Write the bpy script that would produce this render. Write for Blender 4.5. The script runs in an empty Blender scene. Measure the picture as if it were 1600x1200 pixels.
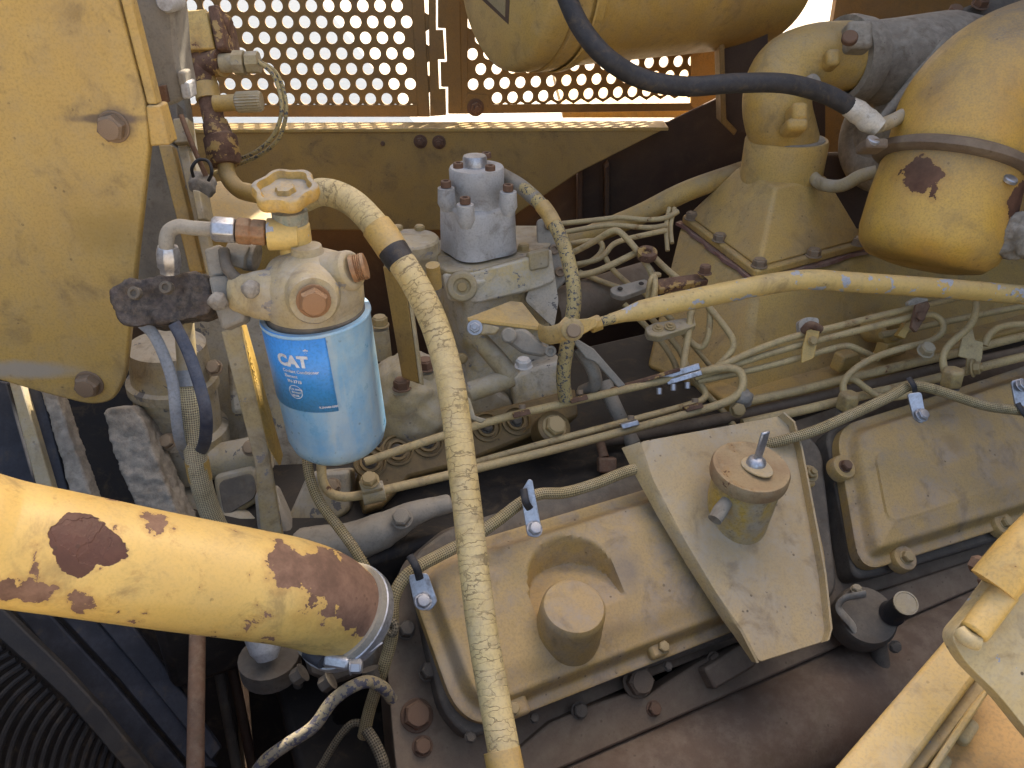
import bpy, bmesh, math, random
from mathutils import Vector as V, Matrix, noise as mnoise
random.seed(7)
rad = math.radians
S = bpy.context.scene
COL = S.collection
# ------------------------------------------------------------------ camera
F = 1256.0; TH = rad(30); CP = V((0, 0, 2.0))
cam = bpy.data.cameras.new('camera'); camo = bpy.data.objects.new('camera', cam); COL.objects.link(camo)
cam.sensor_width = 36; cam.lens = 36 * F / 1600; cam.clip_start = .02; cam.clip_end = 2000
camo.location = CP; camo.rotation_euler = (math.pi / 2 - TH, 0, 0)
S.camera = camo
# ------------------------------------------------------------------ sky, sun, exposure
SUN_EL, SUN_AZ = rad(50), rad(25)          # azimuth from +Y towards +X: the sun stands behind the far panel
wd = bpy.data.worlds.new('World'); S.world = wd; wd.use_nodes = True
wn = wd.node_tree; bg = wn.nodes['Background']
sky = wn.nodes.new('ShaderNodeTexSky'); sky.sky_type = 'NISHITA'; sky.sun_disc = False
sky.sun_elevation = SUN_EL; sky.sun_rotation = SUN_AZ; sky.dust_density = 6.0; sky.air_density = .8; sky.ozone_density = 1.0
wn.links.new(sky.outputs[0], bg.inputs[0]); bg.inputs[1].default_value = 0.15
sl = bpy.data.lights.new('sun', 'SUN'); sl.energy = 4.0; sl.angle = rad(.53); sl.color = (1, .95, .87)
so = bpy.data.objects.new('sun', sl); COL.objects.link(so)
sdir = V((math.sin(SUN_AZ) * math.cos(SUN_EL), math.cos(SUN_AZ) * math.cos(SUN_EL), math.sin(SUN_EL)))
so.rotation_euler = sdir.to_track_quat('Z', 'Y').to_euler()
S.view_settings.view_transform = 'Standard'; S.view_settings.look = 'None'
S.view_settings.exposure = 1.8; S.view_settings.gamma = 1.0
S.view_settings.use_white_balance = True; S.view_settings.white_balance_temperature = 7300; S.view_settings.white_balance_tint = 10
S.cycles.max_bounces = 6; S.cycles.diffuse_bounces = 3; S.cycles.glossy_bounces = 2
# ------------------------------------------------------------------ sight lines: where a thing stands, from where it shows and how far it is
AX = V((1, 0, 0)); AU = V((0, math.sin(TH), math.cos(TH))); AF = V((0, math.cos(TH), -math.sin(TH)))
UP = V((0, 0, 1)); TC = -AF
def ray(u, v): return (u - 800) / F * AX - (v - 600) / F * AU + AF
def P(u, v, d): return CP + d * ray(u, v)
def PP(*q): return [P(*x) for x in q]
class Plane:
    def __init__(s, p, n): s.p = p; s.n = n.normalized()
    def at(s, u, v): r = ray(u, v); return CP + r * ((s.p - CP).dot(s.n) / r.dot(s.n))
    def pts(s, *q): return [s.at(*x) for x in q]
    def off(s, h): return Plane(s.p + s.n * h, s.n)
def zv(x, y, v):                            # height at plan position x, y that shows at image row v
    k = (600 - v) / F                       # (q.AU)/(q.AF)=k
    c, s = math.cos(TH), math.sin(TH)
    return 2.0 + y * (k * c - s) / (c + k * s)
EA = rad(25); E = V((math.cos(EA), math.sin(EA), 0)); NN = V((math.sin(EA), -math.cos(EA), 0))
CN = (math.cos(rad(35)) * UP + math.sin(rad(35)) * NN).normalized()
O = P(900, 950, .84)
PC = Plane(O, CN)                           # face of the valve covers
# ------------------------------------------------------------------ materials
MATS = {}
class NT:
    def __init__(s, name):
        s.m = bpy.data.materials.new(name); s.m.use_nodes = True; s.t = s.m.node_tree; s.t.nodes.clear()
        s.out = s.n('ShaderNodeOutputMaterial'); s.b = s.n('ShaderNodeBsdfPrincipled'); s.l(s.b.outputs[0], s.out.inputs[0])
    def n(s, ty, **k):
        x = s.t.nodes.new(ty)
        for a, b in k.items(): setattr(x, a, b)
        return x
    def l(s, a, b): s.t.links.new(a, b)
    def set(s, i, x):
        if hasattr(x, 'is_linked') or isinstance(x, bpy.types.NodeSocket): s.l(x, i)
        else:
            if i.type == 'RGBA' and len(x) == 3: x = (*x, 1)
            i.default_value = x
    def noise(s, co, sc, det=4, ro=.6, dist=0):
        x = s.n('ShaderNodeTexNoise'); s.l(co, x.inputs['Vector'])
        x.inputs['Scale'].default_value = sc; x.inputs['Detail'].default_value = det
        x.inputs['Roughness'].default_value = ro; x.inputs['Distortion'].default_value = dist
        return x.outputs[0]
    def rng(s, x, a, b, c=0., d=1., sm=True):
        r = s.n('ShaderNodeMapRange'); r.interpolation_type = 'SMOOTHSTEP' if sm else 'LINEAR'; r.clamp = True
        s.set(r.inputs[0], x)
        for i, q in enumerate((a, b, c, d)): s.set(r.inputs[i + 1], q)
        return r.outputs[0]
    def math(s, op, a, b=0., c=0., cl=False):
        r = s.n('ShaderNodeMath', operation=op); r.use_clamp = cl
        s.set(r.inputs[0], a); s.set(r.inputs[1], b); s.set(r.inputs[2], c); return r.outputs[0]
    def mix(s, f, a, b):
        r = s.n('ShaderNodeMix', data_type='RGBA'); s.set(r.inputs[0], f); s.set(r.inputs[6], a); s.set(r.inputs[7], b); return r.outputs[2]
    def mixf(s, f, a, b):
        r = s.n('ShaderNodeMix', data_type='FLOAT'); s.set(r.inputs[0], f); s.set(r.inputs[2], a); s.set(r.inputs[3], b); return r.outputs[0]
def mul(c, k): return tuple(x * k for x in c)
DUST = (.36, .30, .20); RUST = (.115, .050, .028)
def pmat(name, base, base2=None, vs=9, dust=.35, up=.35, dcol=DUST, rust=0., rs=38, rcol=RUST, chip=0., ccol=(.28, .30, .33), chs=55,
         speck=.4, rough=.5, metal=0., bump=.25, bsc=420, crack=0., csc=(1, 1), braid=0., spots=(), streak=0., lump=0., lsc=60, grime=.45, gcol=(.12, .085, .05), stains=(), scabs=(), fine=.42):
    if name in MATS: return MATS[name]
    t = NT(name); MATS[name] = t.m
    tc = t.n('ShaderNodeTexCoord'); co = tc.outputs['Object']; uv = tc.outputs['UV']
    ge = t.n('ShaderNodeNewGeometry')
    sx = t.n('ShaderNodeSeparateXYZ'); t.l(ge.outputs['Normal'], sx.inputs[0]); nz = sx.outputs[2]
    base2 = base2 or mul(base, .78)
    n1 = t.noise(co, vs, 4, .62, .4); n2 = t.noise(co, vs * 3.7, 5, .7); n3 = t.noise(co, bsc, 2, .6)
    col = t.mix(t.rng(n1, .36, .66), base, base2)
    col = t.mix(t.math('MULTIPLY', t.rng(n3, .42, .72), fine), col, mul(base, .5))
    h = t.math('MULTIPLY', n3, .35 * bump)
    ro = t.mixf(n2, rough - .14, rough + .10)
    # dust: patchy, thicker on faces that look up
    d = t.math('MULTIPLY', t.rng(n2, .38, .68), dust)
    d = t.math('ADD', d, t.math('MULTIPLY', t.math('MULTIPLY', t.rng(nz, .25, .95), t.rng(n1, .25, .6, .5, 1.)), up))
    d = t.math('MULTIPLY', d, t.rng(n3, .25, .6, .72, 1.), 0, True)
    dc = t.mix(n2, mul(dcol, .82), mul(dcol, 1.12))
    col = t.mix(d, col, dc); ro = t.mixf(d, ro, .92)
    if grime:
        gn = t.noise(co, vs * 2.1 + 11, 5, .68, .6); gm = t.math('MULTIPLY', t.rng(gn, .50, .72), grime); col = t.mix(gm, col, gcol); ro = t.mixf(gm, ro, .8)
    if streak:
        st = t.n('ShaderNodeVectorMath', operation='MULTIPLY'); t.l(co, st.inputs[0]); st.inputs[1].default_value = (60, 60, 7)
        sn = t.noise(st.outputs[0], 1, 4, .6); sk = t.math('MULTIPLY', t.rng(sn, .5, .66), streak)
        col = t.mix(sk, col, mul(dcol, 1.0 if streak < 1 else .6))
    for (p, sc, scol, amt) in stains:
        sv = t.n('ShaderNodeVectorMath', operation='SUBTRACT'); t.l(ge.outputs['Position'], sv.inputs[0]); sv.inputs[1].default_value = p
        s2 = t.n('ShaderNodeVectorMath', operation='DIVIDE'); t.l(sv.outputs[0], s2.inputs[0]); s2.inputs[1].default_value = sc
        s3 = t.n('ShaderNodeVectorMath', operation='LENGTH'); t.l(s2.outputs[0], s3.inputs[0])
        q = t.math('ADD', s3.outputs['Value'], t.math('MULTIPLY', t.math('SUBTRACT', n2, .5), 1.2)); q = t.math('MULTIPLY', t.rng(q, 1.15, .45), amt)
        col = t.mix(q, col, scol); ro = t.mixf(q, ro, .85)
    if chip:
        cn = t.noise(co, chs, 4, .62, .3); cm = t.rng(cn, .70 - .16 * chip, .715 - .16 * chip)
        col = t.mix(cm, col, t.mix(n3, mul(ccol, .7), mul(ccol, 1.2))); ro = t.mixf(cm, ro, .62)
        h = t.math('SUBTRACT', h, t.math('MULTIPLY', cm, .5 * bump))
    rm = None
    if rust:
        rn = t.noise(co, rs, 5, .66, .25); rm = t.rng(rn, .74 - .27 * rust, .765 - .27 * rust)
    halo = t.rng(rn, .655 - .27 * rust, .75 - .27 * rust) if rust else None
    for (p, r) in spots:
        sv = t.n('ShaderNodeVectorMath', operation='DISTANCE'); t.l(ge.outputs['Position'], sv.inputs[0]); sv.inputs[1].default_value = p
        dd = t.math('ADD', t.math('DIVIDE', sv.outputs['Value'], r), t.math('MULTIPLY', t.math('SUBTRACT', t.noise(co, 26 * .02 / r * 1.6, 5, .62), .5), 2.6))
        m = t.rng(dd, 1.0, .95); hm = t.rng(dd, 1.5, .95); halo = hm if halo is None else t.math('MAXIMUM', halo, hm); rm = m if rm is None else t.math('MAXIMUM', rm, m)
    if rm is not None:
        col = t.mix(t.math('MULTIPLY', halo, .38), col, (.36, .185, .05))
        rc = t.mix(t.rng(n2, .3, .7), mul(rcol, .62), mul(rcol, 1.5)); rc = t.mix(t.math('MULTIPLY', n3, .6), rc, mul(rcol, .6))
        rc = t.mix(t.math('MULTIPLY', d, .35), rc, dcol)
        col = t.mix(rm, col, rc); ro = t.mixf(rm, ro, .88)
        h = t.math('ADD', h, t.math('MULTIPLY', rm, -.5 * bump))
    for (p, r) in scabs:
        sv = t.n('ShaderNodeVectorMath', operation='DISTANCE'); t.l(ge.outputs['Position'], sv.inputs[0]); sv.inputs[1].default_value = p
        dd = t.math('ADD', t.math('DIVIDE', sv.outputs['Value'], r), t.math('MULTIPLY', t.math('SUBTRACT', t.noise(co, 45, 4, .55), .5), 1.7))
        m = t.rng(dd, 1.0, .95); col = t.mix(m, col, t.mix(n2, (.028, .009, .006), (.13, .055, .035))); ro = t.mixf(m, ro, .6); h = t.math('ADD', h, t.math('MULTIPLY', m, t.math('SUBTRACT', n2, .9)))
    if speck:
        vo = t.n('ShaderNodeTexVoronoi'); t.l(co, vo.inputs['Vector']); vo.inputs['Scale'].default_value = 95
        sm = t.math('MULTIPLY', t.rng(vo.outputs['Distance'], .17, .10), t.rng(n2, .52, .60)); sm = t.math('MULTIPLY', sm, speck)
        col = t.mix(sm, col, (.045, .028, .016))
    if crack:
        wv = t.n('ShaderNodeVectorMath', operation='MULTIPLY'); t.l(uv, wv.inputs[0]); wv.inputs[1].default_value = (csc[0], csc[1], 1)
        wa = t.n('ShaderNodeVectorMath', operation='MULTIPLY_ADD'); nn = t.n('ShaderNodeTexNoise'); t.l(co, nn.inputs['Vector']); nn.inputs['Scale'].default_value = 170; nn.inputs['Detail'].default_value = 3
        t.l(nn.outputs['Color'], wa.inputs[0]); wa.inputs[1].default_value = (1.1, .7, 0); t.l(wv.outputs[0], wa.inputs[2])
        vc = t.n('ShaderNodeTexVoronoi', feature='DISTANCE_TO_EDGE'); t.l(wa.outputs[0], vc.inputs['Vector']); vc.inputs['Scale'].default_value = 1
        gate = t.rng(t.noise(co, 26, 3), .36, .58, .25, 1.)
        cm = t.math('MULTIPLY', t.rng(vc.outputs['Distance'], .055, .012), t.math('MULTIPLY', gate, crack))
        col = t.mix(cm, col, (.05, .032, .018)); h = t.math('SUBTRACT', h, t.math('MULTIPLY', cm, 1.6 * bump))
    if braid:
        su = t.n('ShaderNodeSeparateXYZ'); t.l(uv, su.inputs[0])
        a = t.math('MULTIPLY', t.math('ADD', su.outputs[0], su.outputs[1]), braid); b_ = t.math('MULTIPLY', t.math('SUBTRACT', su.outputs[0], su.outputs[1]), braid)
        sa = t.math('SINE', a); sb = t.math('SINE', b_); br = t.math('MULTIPLY', sa, sb)
        br = t.rng(t.math('ADD', br, t.math('MULTIPLY', t.math('SUBTRACT', n2, .5), .8)), -.75, .35)
        col = t.mix(br, mul(base, .26), col); h = t.math('ADD', h, t.math('MULTIPLY', br, 1.3 * bump))
    if lump: h = t.math('ADD', h, t.math('MULTIPLY', t.noise(co, lsc, 3, .7), lump))
    bp = t.n('ShaderNodeBump'); bp.inputs['Strength'].default_value = .55; bp.inputs['Distance'].default_value = .0025; t.l(h, bp.inputs['Height'])
    t.l(bp.outputs[0], t.b.inputs['Normal'])
    t.l(col, t.b.inputs['Base Color']); t.l(ro, t.b.inputs['Roughness']); t.b.inputs['Metallic'].default_value = metal
    t.b.inputs['Specular IOR Level'].default_value = .4
    return t.m
# ------------------------------------------------------------------ mesh building
def catmull(p, k=8):
    if len(p) < 3: return list(p)
    q = [p[0] * 2 - p[1]] + list(p) + [p[-1] * 2 - p[-2]]; out = []
    for i in range(1, len(q) - 2):
        a, b, c, d = q[i - 1:i + 3]
        t0 = 0; t1 = t0 + max((b - a).length, 1e-6) ** .5; t2 = t1 + max((c - b).length, 1e-6) ** .5; t3 = t2 + max((d - c).length, 1e-6) ** .5
        for j in range(k):
            t = t1 + (t2 - t1) * j / k
            A1 = a * ((t1 - t) / (t1 - t0)) + b * ((t - t0) / (t1 - t0)); A2 = b * ((t2 - t) / (t2 - t1)) + c * ((t - t1) / (t2 - t1)); A3 = c * ((t3 - t) / (t3 - t2)) + d * ((t - t2) / (t3 - t2))
            B1 = A1 * ((t2 - t) / (t2 - t0)) + A2 * ((t - t0) / (t2 - t0)); B2 = A2 * ((t3 - t) / (t3 - t1)) + A3 * ((t - t1) / (t3 - t1))
            out.append(B1 * ((t2 - t) / (t2 - t1)) + B2 * ((t - t1) / (t2 - t1)))
    out.append(p[-1]); return out
def rounded(p, r, k=5):                     # closed outline with rounded corners
    out = []; n = len(p)
    for i in range(n):
        a, b, c = p[i - 1], p[i], p[(i + 1) % n]; d1 = (a - b); d2 = (c - b); q = min(r, d1.length * .45, d2.length * .45)
        s, e = b + d1.normalized() * q, b + d2.normalized() * q
        for j in range(k + 1):
            t = j / k; out.append(s * (1 - t) ** 2 + b * 2 * t * (1 - t) + e * t ** 2)
    return out
def inset(p, n, w):                          # move an outline inwards by w in its plane
    m = len(p); out = []; ar = V((0, 0, 0))
    for i in range(m): ar += p[i].cross(p[(i + 1) % m])
    sg = 1 if ar.dot(n) > 0 else -1
    for i in range(m):
        a, b, c = p[i - 1], p[i], p[(i + 1) % m]; e1 = (b - a).normalized(); e2 = (c - b).normalized()
        m1 = n.cross(e1) * sg; m2 = n.cross(e2) * sg; q = (m1 + m2)
        if q.length < 1e-6: q = m1
        q.normalize(); out.append(b + q * (w / max(.5, q.dot(m1))))
    return out
class MB:
    def __init__(s): s.v = []; s.f = []; s.uv = {}
    def add(s, vs, fs, uvs=None):
        o = len(s.v); s.v += [V(x) for x in vs]
        for i, f in enumerate(fs):
            if uvs: s.uv[len(s.f)] = uvs[i]
            s.f.append([o + j for j in f])
        return s
    def loft(s, rings, c0=True, c1=True):
        n = len(rings[0]); vs = [p for r in rings for p in r]; fs = []
        for i in range(len(rings) - 1):
            for j in range(n): k = (j + 1) % n; fs.append([i * n + j, i * n + k, (i + 1) * n + k, (i + 1) * n + j])
        if c0: fs.append(list(range(n - 1, -1, -1)))
        if c1: fs.append([(len(rings) - 1) * n + j for j in range(n)])
        return s.add(vs, fs)
    def tube(s, p, r, seg=14, k=8, smooth=True, flat=1., ref=None, caps=True):
        p = [V(x) for x in p]; m0 = len(p)
        q = catmull(p, k) if smooth else p; n = len(q)
        rs = [r] * n if not isinstance(r, (list, tuple)) else None
        if rs is None:
            rs = []
            for i in range(n):
                x = i / max(1, n - 1) * (m0 - 1); a = min(int(x), m0 - 2); rs.append(r[a] + (r[a + 1] - r[a]) * (x - a))
        T = [(q[min(i + 1, n - 1)] - q[max(i - 1, 0)]).normalized() for i in range(n)]
        rf = ref or (AX if abs(T[0].dot(AX)) < .9 else UP)
        a = (rf - T[0] * rf.dot(T[0])).normalized(); L = 0; vs = []; Ls = []
        for i in range(n):
            if i:
                a = (a - T[i] * a.dot(T[i])).normalized(); L += (q[i] - q[i - 1]).length
            b = T[i].cross(a); Ls.append(L)
            for j in range(seg):
                w = 2 * math.pi * j / seg; vs.append(q[i] + a * (math.cos(w) * rs[i]) + b * (math.sin(w) * rs[i] * flat))
        fs = []; us = []; R0 = max(rs)
        for i in range(n - 1):
            for j in range(seg):
                k2 = (j + 1) % seg; fs.append([i * seg + j, i * seg + k2, (i + 1) * seg + k2, (i + 1) * seg + j])
                u0, u1 = j / seg * 2 * math.pi * R0, (j + 1) / seg * 2 * math.pi * R0
                us.append([(u0, Ls[i]), (u1, Ls[i]), (u1, Ls[i + 1]), (u0, Ls[i + 1])])
        if caps:
            fs.append(list(range(seg - 1, -1, -1))); us.append([(0, 0)] * seg); fs.append([(n - 1) * seg + j for j in range(seg)]); us.append([(0, 0)] * seg)
        return s.add(vs, fs, us)
    def lathe(s, o, ax, prof, seg=36, ref=None, caps=True, rfun=None):
        o = V(o); ax = V(ax).normalized(); rf = ref or (AX if abs(ax.dot(AX)) < .9 else UP); a = (rf - ax * rf.dot(ax)).normalized(); b = ax.cross(a)
        vs = []; fs = []; us = []; n = len(prof)
        for (r, h) in prof:
            for j in range(seg):
                w = 2 * math.pi * j / seg; q = r * (rfun(w) if rfun else 1); vs.append(o + ax * h + a * (math.cos(w) * q) + b * (math.sin(w) * q))
        R0 = max(r for r, h in prof); L = 0
        for i in range(n - 1):
            dl = math.hypot(prof[i + 1][0] - prof[i][0], prof[i + 1][1] - prof[i][1])
            for j in range(seg):
                k = (j + 1) % seg; fs.append([i * seg + j, i * seg + k, (i + 1) * seg + k, (i + 1) * seg + j])
                u0, u1 = j / seg * 2 * math.pi * R0, (j + 1) / seg * 2 * math.pi * R0; us.append([(u0, L), (u1, L), (u1, L + dl), (u0, L + dl)])
            L += dl
        if caps:
            fs.append(list(range(seg - 1, -1, -1))); us.append([(0, 0)] * seg); fs.append([(n - 1) * seg + j for j in range(seg)]); us.append([(0, 0)] * seg)
        return s.add(vs, fs, us)
    def prism(s, p, n, th):                  # front outline p, thickness th behind it (against n)
        n = n.normalized(); return s.loft([[x - n * th for x in p], list(p)])
    def box(s, c, ax, ay, az):               # centre and three half-axes
        c = V(c); vs = [c + ax * i + ay * j + az * k for i in (-1, 1) for j in (-1, 1) for k in (-1, 1)]
        return s.add(vs, [[0, 1, 3, 2], [4, 6, 7, 5], [0, 4, 5, 1], [2, 3, 7, 6], [0, 2, 6, 4], [1, 5, 7, 3]])
    def ball(s, c, r, ax=None, k=12):
        ax = ax or UP; return s.lathe(c, ax, [(max(1e-4, r * math.sin(math.pi * i / k)), -r * math.cos(math.pi * i / k)) for i in range(k + 1)], 20)
def root_loc(o):
    l = V((0, 0, 0))
    while o: l = l + o.location; o = o.parent
    return l
def mk(name, m, mat, parent=None, bevel=0., ang=38, seg=2, origin=None, label=None, lump=None):
    me = bpy.data.meshes.new(name)
    if parent is not None: off = root_loc(parent)
    else: off = origin if origin is not None else sum(m.v, V((0, 0, 0))) / len(m.v)
    me.from_pydata([x - off for x in m.v], [], m.f)
    if m.uv:
        ul = me.uv_layers.new(name='UV')
        for i, pl in enumerate(me.polygons):
            if i in m.uv:
                for li, q in zip(pl.loop_indices, m.uv[i]): ul.data[li].uv = q
    bm = bmesh.new(); bm.from_mesh(me); bmesh.ops.recalc_face_normals(bm, faces=bm.faces); bm.to_mesh(me); bm.free()
    for pl in me.polygons: pl.use_smooth = True
    me.set_sharp_from_angle(angle=rad(ang)); me.materials.append(mat)
    o = bpy.data.objects.new(name, me); COL.objects.link(o)
    if parent is not None: o.parent = parent
    else: o.location = off
    if lump:
        rm = o.modifiers.new('r', 'REMESH'); rm.mode = 'VOXEL'; rm.voxel_size = lump[2]; rm.use_smooth_shade = True
        tx = bpy.data.textures.new('lump', 'CLOUDS'); tx.noise_scale = lump[1]; tx.noise_depth = 3
        dm = o.modifiers.new('d', 'DISPLACE'); dm.texture = tx; dm.strength = lump[0]; dm.texture_coords = 'GLOBAL'
    elif bevel:
        b = o.modifiers.new('b', 'BEVEL'); b.width = bevel; b.segments = seg; b.limit_method = 'ANGLE'; b.angle_limit = rad(35); b.use_clamp_overlap = True
    if label: o['label'] = label
    return o
def tag(o, label, cat, group=None):
    o['label'] = label; o['category'] = cat
    if group: o['group'] = group
    return o
def thing(name, label, cat, loc, group=None):
    o = bpy.data.objects.new(name, None); COL.objects.link(o); o.location = loc; o.empty_display_size = .02
    return tag(o, label, cat, group)
_bm = {}
def bolt(parent, p, n, r, mat, name='bolt', kind='hex', h=.75, rot=None):
    key = (kind, mat.name, h)
    if key not in _bm:
        m = MB()
        if kind == 'hex':
            m.lathe((0, 0, 0), UP, [(1.22, 0), (1.22, .10), (1.17, .14)], 24)
            m.lathe((0, 0, .13), UP, [(1.04, 0), (1.04, h - .16), (.86, h)], 6); m.lathe((0, 0, .19), UP, [(.8, h - .1), (.8, h + .015), (.74, h + .03)], 20)
        elif kind == 'plain': m.lathe((0, 0, 0), UP, [(1, 0), (1, h - .15), (.85, h)], 24)
        elif kind == 'sock': m.lathe((0, 0, 0), UP, [(1, 0), (1, h - .12), (.9, h), (.55, h), (.5, h - .35)], 24)
        elif kind == 'nut':
            m.lathe((0, 0, 0), UP, [(1.45, 0), (1.45, .15), (1.4, .2)], 24); m.lathe((0, 0, .18), UP, [(.86, 0), (1, .1), (1, h - .1), (.86, h)], 6); m.lathe((0, 0, .1), UP, [(.5, 0), (.5, h + .45), (.42, h + .55)], 16)
        o = mk(name, m, mat, None, 0, 30, origin=V((0, 0, 0))); _bm[key] = o.data; bpy.data.objects.remove(o)
    o = bpy.data.objects.new(name, _bm[key]); COL.objects.link(o); o.parent = parent
    q = V(n).to_track_quat('Z', 'Y').to_matrix().to_4x4()
    o.matrix_local = Matrix.Translation(V(p) - root_loc(parent)) @ q @ Matrix.Rotation(random.uniform(0, 1) if rot is None else rot, 4, 'Z') @ Matrix.Scale(r, 4)
    return o
def bend(p, r, k=6):                        # straight runs joined by rounded bends
    out = [p[0]]
    for i in range(1, len(p) - 1):
        a, b, c = p[i - 1], p[i], p[i + 1]; d1 = a - b; d2 = c - b; q1 = min(r, d1.length * .48); q2 = min(r, d2.length * .48)
        s, e = b + d1.normalized() * q1, b + d2.normalized() * q2
        out += [s * (1 - j / k) ** 2 + b * (2 * (j / k) * (1 - j / k)) + e * (j / k) ** 2 for j in range(k + 1)]
    return out + [p[-1]]
def single(name, m, mat, label, cat, group=None, bevel=0., **k): return tag(mk(name, m, mat, None, bevel, **k), label, cat, group)
def pipe(name, pts, r, mat, label, cat='pipe', group=None, **k):
    return single(name, MB().tube(pts if isinstance(pts[0], V) else PP(*pts), r, **k), mat, label, cat, group)
# ------------------------------------------------------------------ palette
YEL = (.54, .345, .09); YELB = (.60, .40, .12); TAN = (.40, .32, .18)
m_plate = pmat('plate_paint', (.47, .315, .095), (.42, .275, .083), vs=7, dust=.30, up=.3, speck=.5, rough=.42, chip=0, stains=((P(165, 186, .69), (.042, .02, .005), (.11, .085, .075), .8), (P(182, 192, .69), (.017, .03, .017), (.16, .12, .10), .7), (P(20, 590, .8), (.07, .05, .012), (.34, .31, .26), .9), (P(150, 375, .72), (.05, .05, .03), (.28, .19, .06), .5)))
m_yel = pmat('yellow_paint', YEL, (.47, .295, .085), grime=.35, dust=.35, up=.45, rough=.48)
m_yelr = pmat('chipped_yellow_paint', YELB, (.55, .32, .065), dust=.2, up=.3, rust=.32, rs=34, rough=.4)
m_rod = pmat('rod_paint', (.64, .45, .15), (.58, .39, .12), fine=.22, dust=.25, up=.35, chip=.68, ccol=(.36, .38, .41), chs=48, rough=.38)
m_line = pmat('fuel_line_paint', (.54, .41, .19), (.46, .33, .15), vs=20, dust=.3, up=.35, rust=.22, rs=55, rough=.5)
m_cover = pmat('valve_cover_paint', (.51, .34, .118), (.45, .295, .11), vs=8, dust=.55, up=.35, dcol=(.345, .285, .22), speck=.6, rough=.55, grime=.4, stains=((P(985, 880, .83), (.03, .03, .035), (.22, .19, .165), .75), (P(930, 800, .86), (.03, .03, .012), (.36, .32, .27), .8), (P(1000, 1000, .8), (.05, .03, .012), (.27, .20, .13), .7), (P(1352, 850, .93), (.012, .03, .03), (.20, .12, .06), .8), (P(1500, 690, 1.03), (.02, .02, .02), (.27, .19, .10), .6), (P(700, 1050, .76), (.02, .04, .03), (.36, .31, .24), .7)))
m_shield = pmat('shield_paint', (.54, .39, .18), (.46, .325, .145), vs=8, dust=.55, up=.4, dcol=(.42, .36, .27), speck=.7, rough=.5)
m_manif = pmat('housing_paint', (.60, .39, .115), (.53, .33, .10), grime=.3, vs=7, dust=.3, up=.3, speck=.5, rough=.5)
m_elbow = pmat('heat_paint', (.62, .38, .075), (.55, .31, .065), vs=6, dust=.25, up=.85, dcol=(.25, .205, .145), speck=.35, rough=.42, grime=.28,
               spots=((P(1426, 268, .992), .021), (P(1398, 257, .998), .018), (P(1456, 281, .987), .018), (P(1590, 320, 1.0), .028), (P(1598, 260, 1.0), .012)))
m_beam = pmat('beam_paint', (.43, .265, .08), (.36, .215, .065), vs=6, dust=.3, up=.4, dcol=(.24, .175, .10), rough=.5)
m_panel = pmat('panel_paint', (.27, .15, .042), (.215, .115, .034), vs=5, dust=.3, up=.2, dcol=(.22, .15, .08), rough=.5)
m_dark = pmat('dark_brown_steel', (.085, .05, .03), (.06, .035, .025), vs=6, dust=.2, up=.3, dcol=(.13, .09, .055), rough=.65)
m_black = pmat('oily_shade_black', (.014, .0125, .012), (.02, .017, .015), vs=14, dust=.15, up=.2, dcol=(.055, .047, .038), speck=0, rough=.6, lump=.3)  # besides oil, the near black carries the deep shade of the gaps
m_rub = pmat('black_rubber', (.018, .018, .02), (.026, .026, .03), vs=30, dust=.12, up=.15, dcol=(.16, .15, .14), speck=0, rough=.62, bump=.5, bsc=900)
m_alu = pmat('bare_aluminium', (.52, .52, .51), (.42, .42, .42), vs=14, dust=.25, up=.3, dcol=(.44, .42, .37), speck=.35, rough=.6, metal=.08, bump=.35)
m_galv = pmat('zinc_steel', (.52, .54, .58), (.42, .44, .48), vs=40, dust=.15, up=.15, speck=.2, rough=.34, metal=.75)
m_cast = pmat('grey_dusty_casting', (.29, .27, .225), (.22, .20, .17), vs=12, dust=.55, up=.4, dcol=(.33, .29, .225), rough=.8, lump=.35, lsc=90)
m_castd = pmat('dark_dusty_casting', (.12, .105, .085), (.09, .08, .068), vs=12, dust=.45, up=.35, dcol=(.22, .185, .14), rough=.8, lump=.3, lsc=90)
m_tang = pmat('grey_tan_casting', (.36, .32, .24), (.40, .31, .15), vs=10, dust=.6, up=.4, dcol=(.37, .345, .295), chip=.45, ccol=(.15, .14, .13), rough=.75, lump=.25, lsc=80, grime=.6)
m_tanc = pmat('tan_painted_casting', (.43, .335, .17), (.36, .29, .17), vs=12, dust=.6, up=.45, dcol=(.40, .36, .29), chip=.35, ccol=(.26, .24, .22), rough=.65, lump=.18, lsc=70)
m_rust = pmat('rusty_steel', (.20, .105, .06), (.13, .065, .04), vs=40, dust=.3, up=.3, dcol=(.30, .22, .15), rough=.88, bump=.7, lump=.25, lsc=160)
m_rusty = pmat('rust_over_yellow', (.42, .275, .08), (.36, .22, .07), vs=20, dust=.25, up=.25, rust=1.12, rs=52, rcol=(.135, .068, .042), rough=.6)
m_bolt = pmat('bolt_steel', (.30, .215, .14), (.20, .135, .09), vs=70, dust=.35, up=.35, rough=.65, metal=.15)
m_boltr = pmat('rusty_bolt', (.17, .085, .05), (.11, .055, .035), vs=80, dust=.3, up=.3, dcol=(.30, .22, .15), rough=.8, metal=.1)
m_bolty = pmat('painted_bolt', (.46, .33, .13), (.36, .25, .11), vs=60, dust=.35, up=.4, rough=.55)
m_boltp = pmat('plate_bolt', (.27, .19, .125), (.17, .11, .075), vs=120, dust=.3, up=.4, dcol=(.36, .29, .21), speck=0, rough=.6, metal=.2)
m_copper = pmat('copper_fitting', (.36, .185, .085), (.26, .125, .06), vs=60, dust=.3, up=.3, rough=.55, metal=.3)
m_gunk = pmat('oily_gunk', (.028, .023, .021), (.07, .05, .042), vs=45, dust=.55, up=.2, dcol=(.17, .14, .11), speck=0, rough=.55, lump=1.2, lsc=130)
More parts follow.
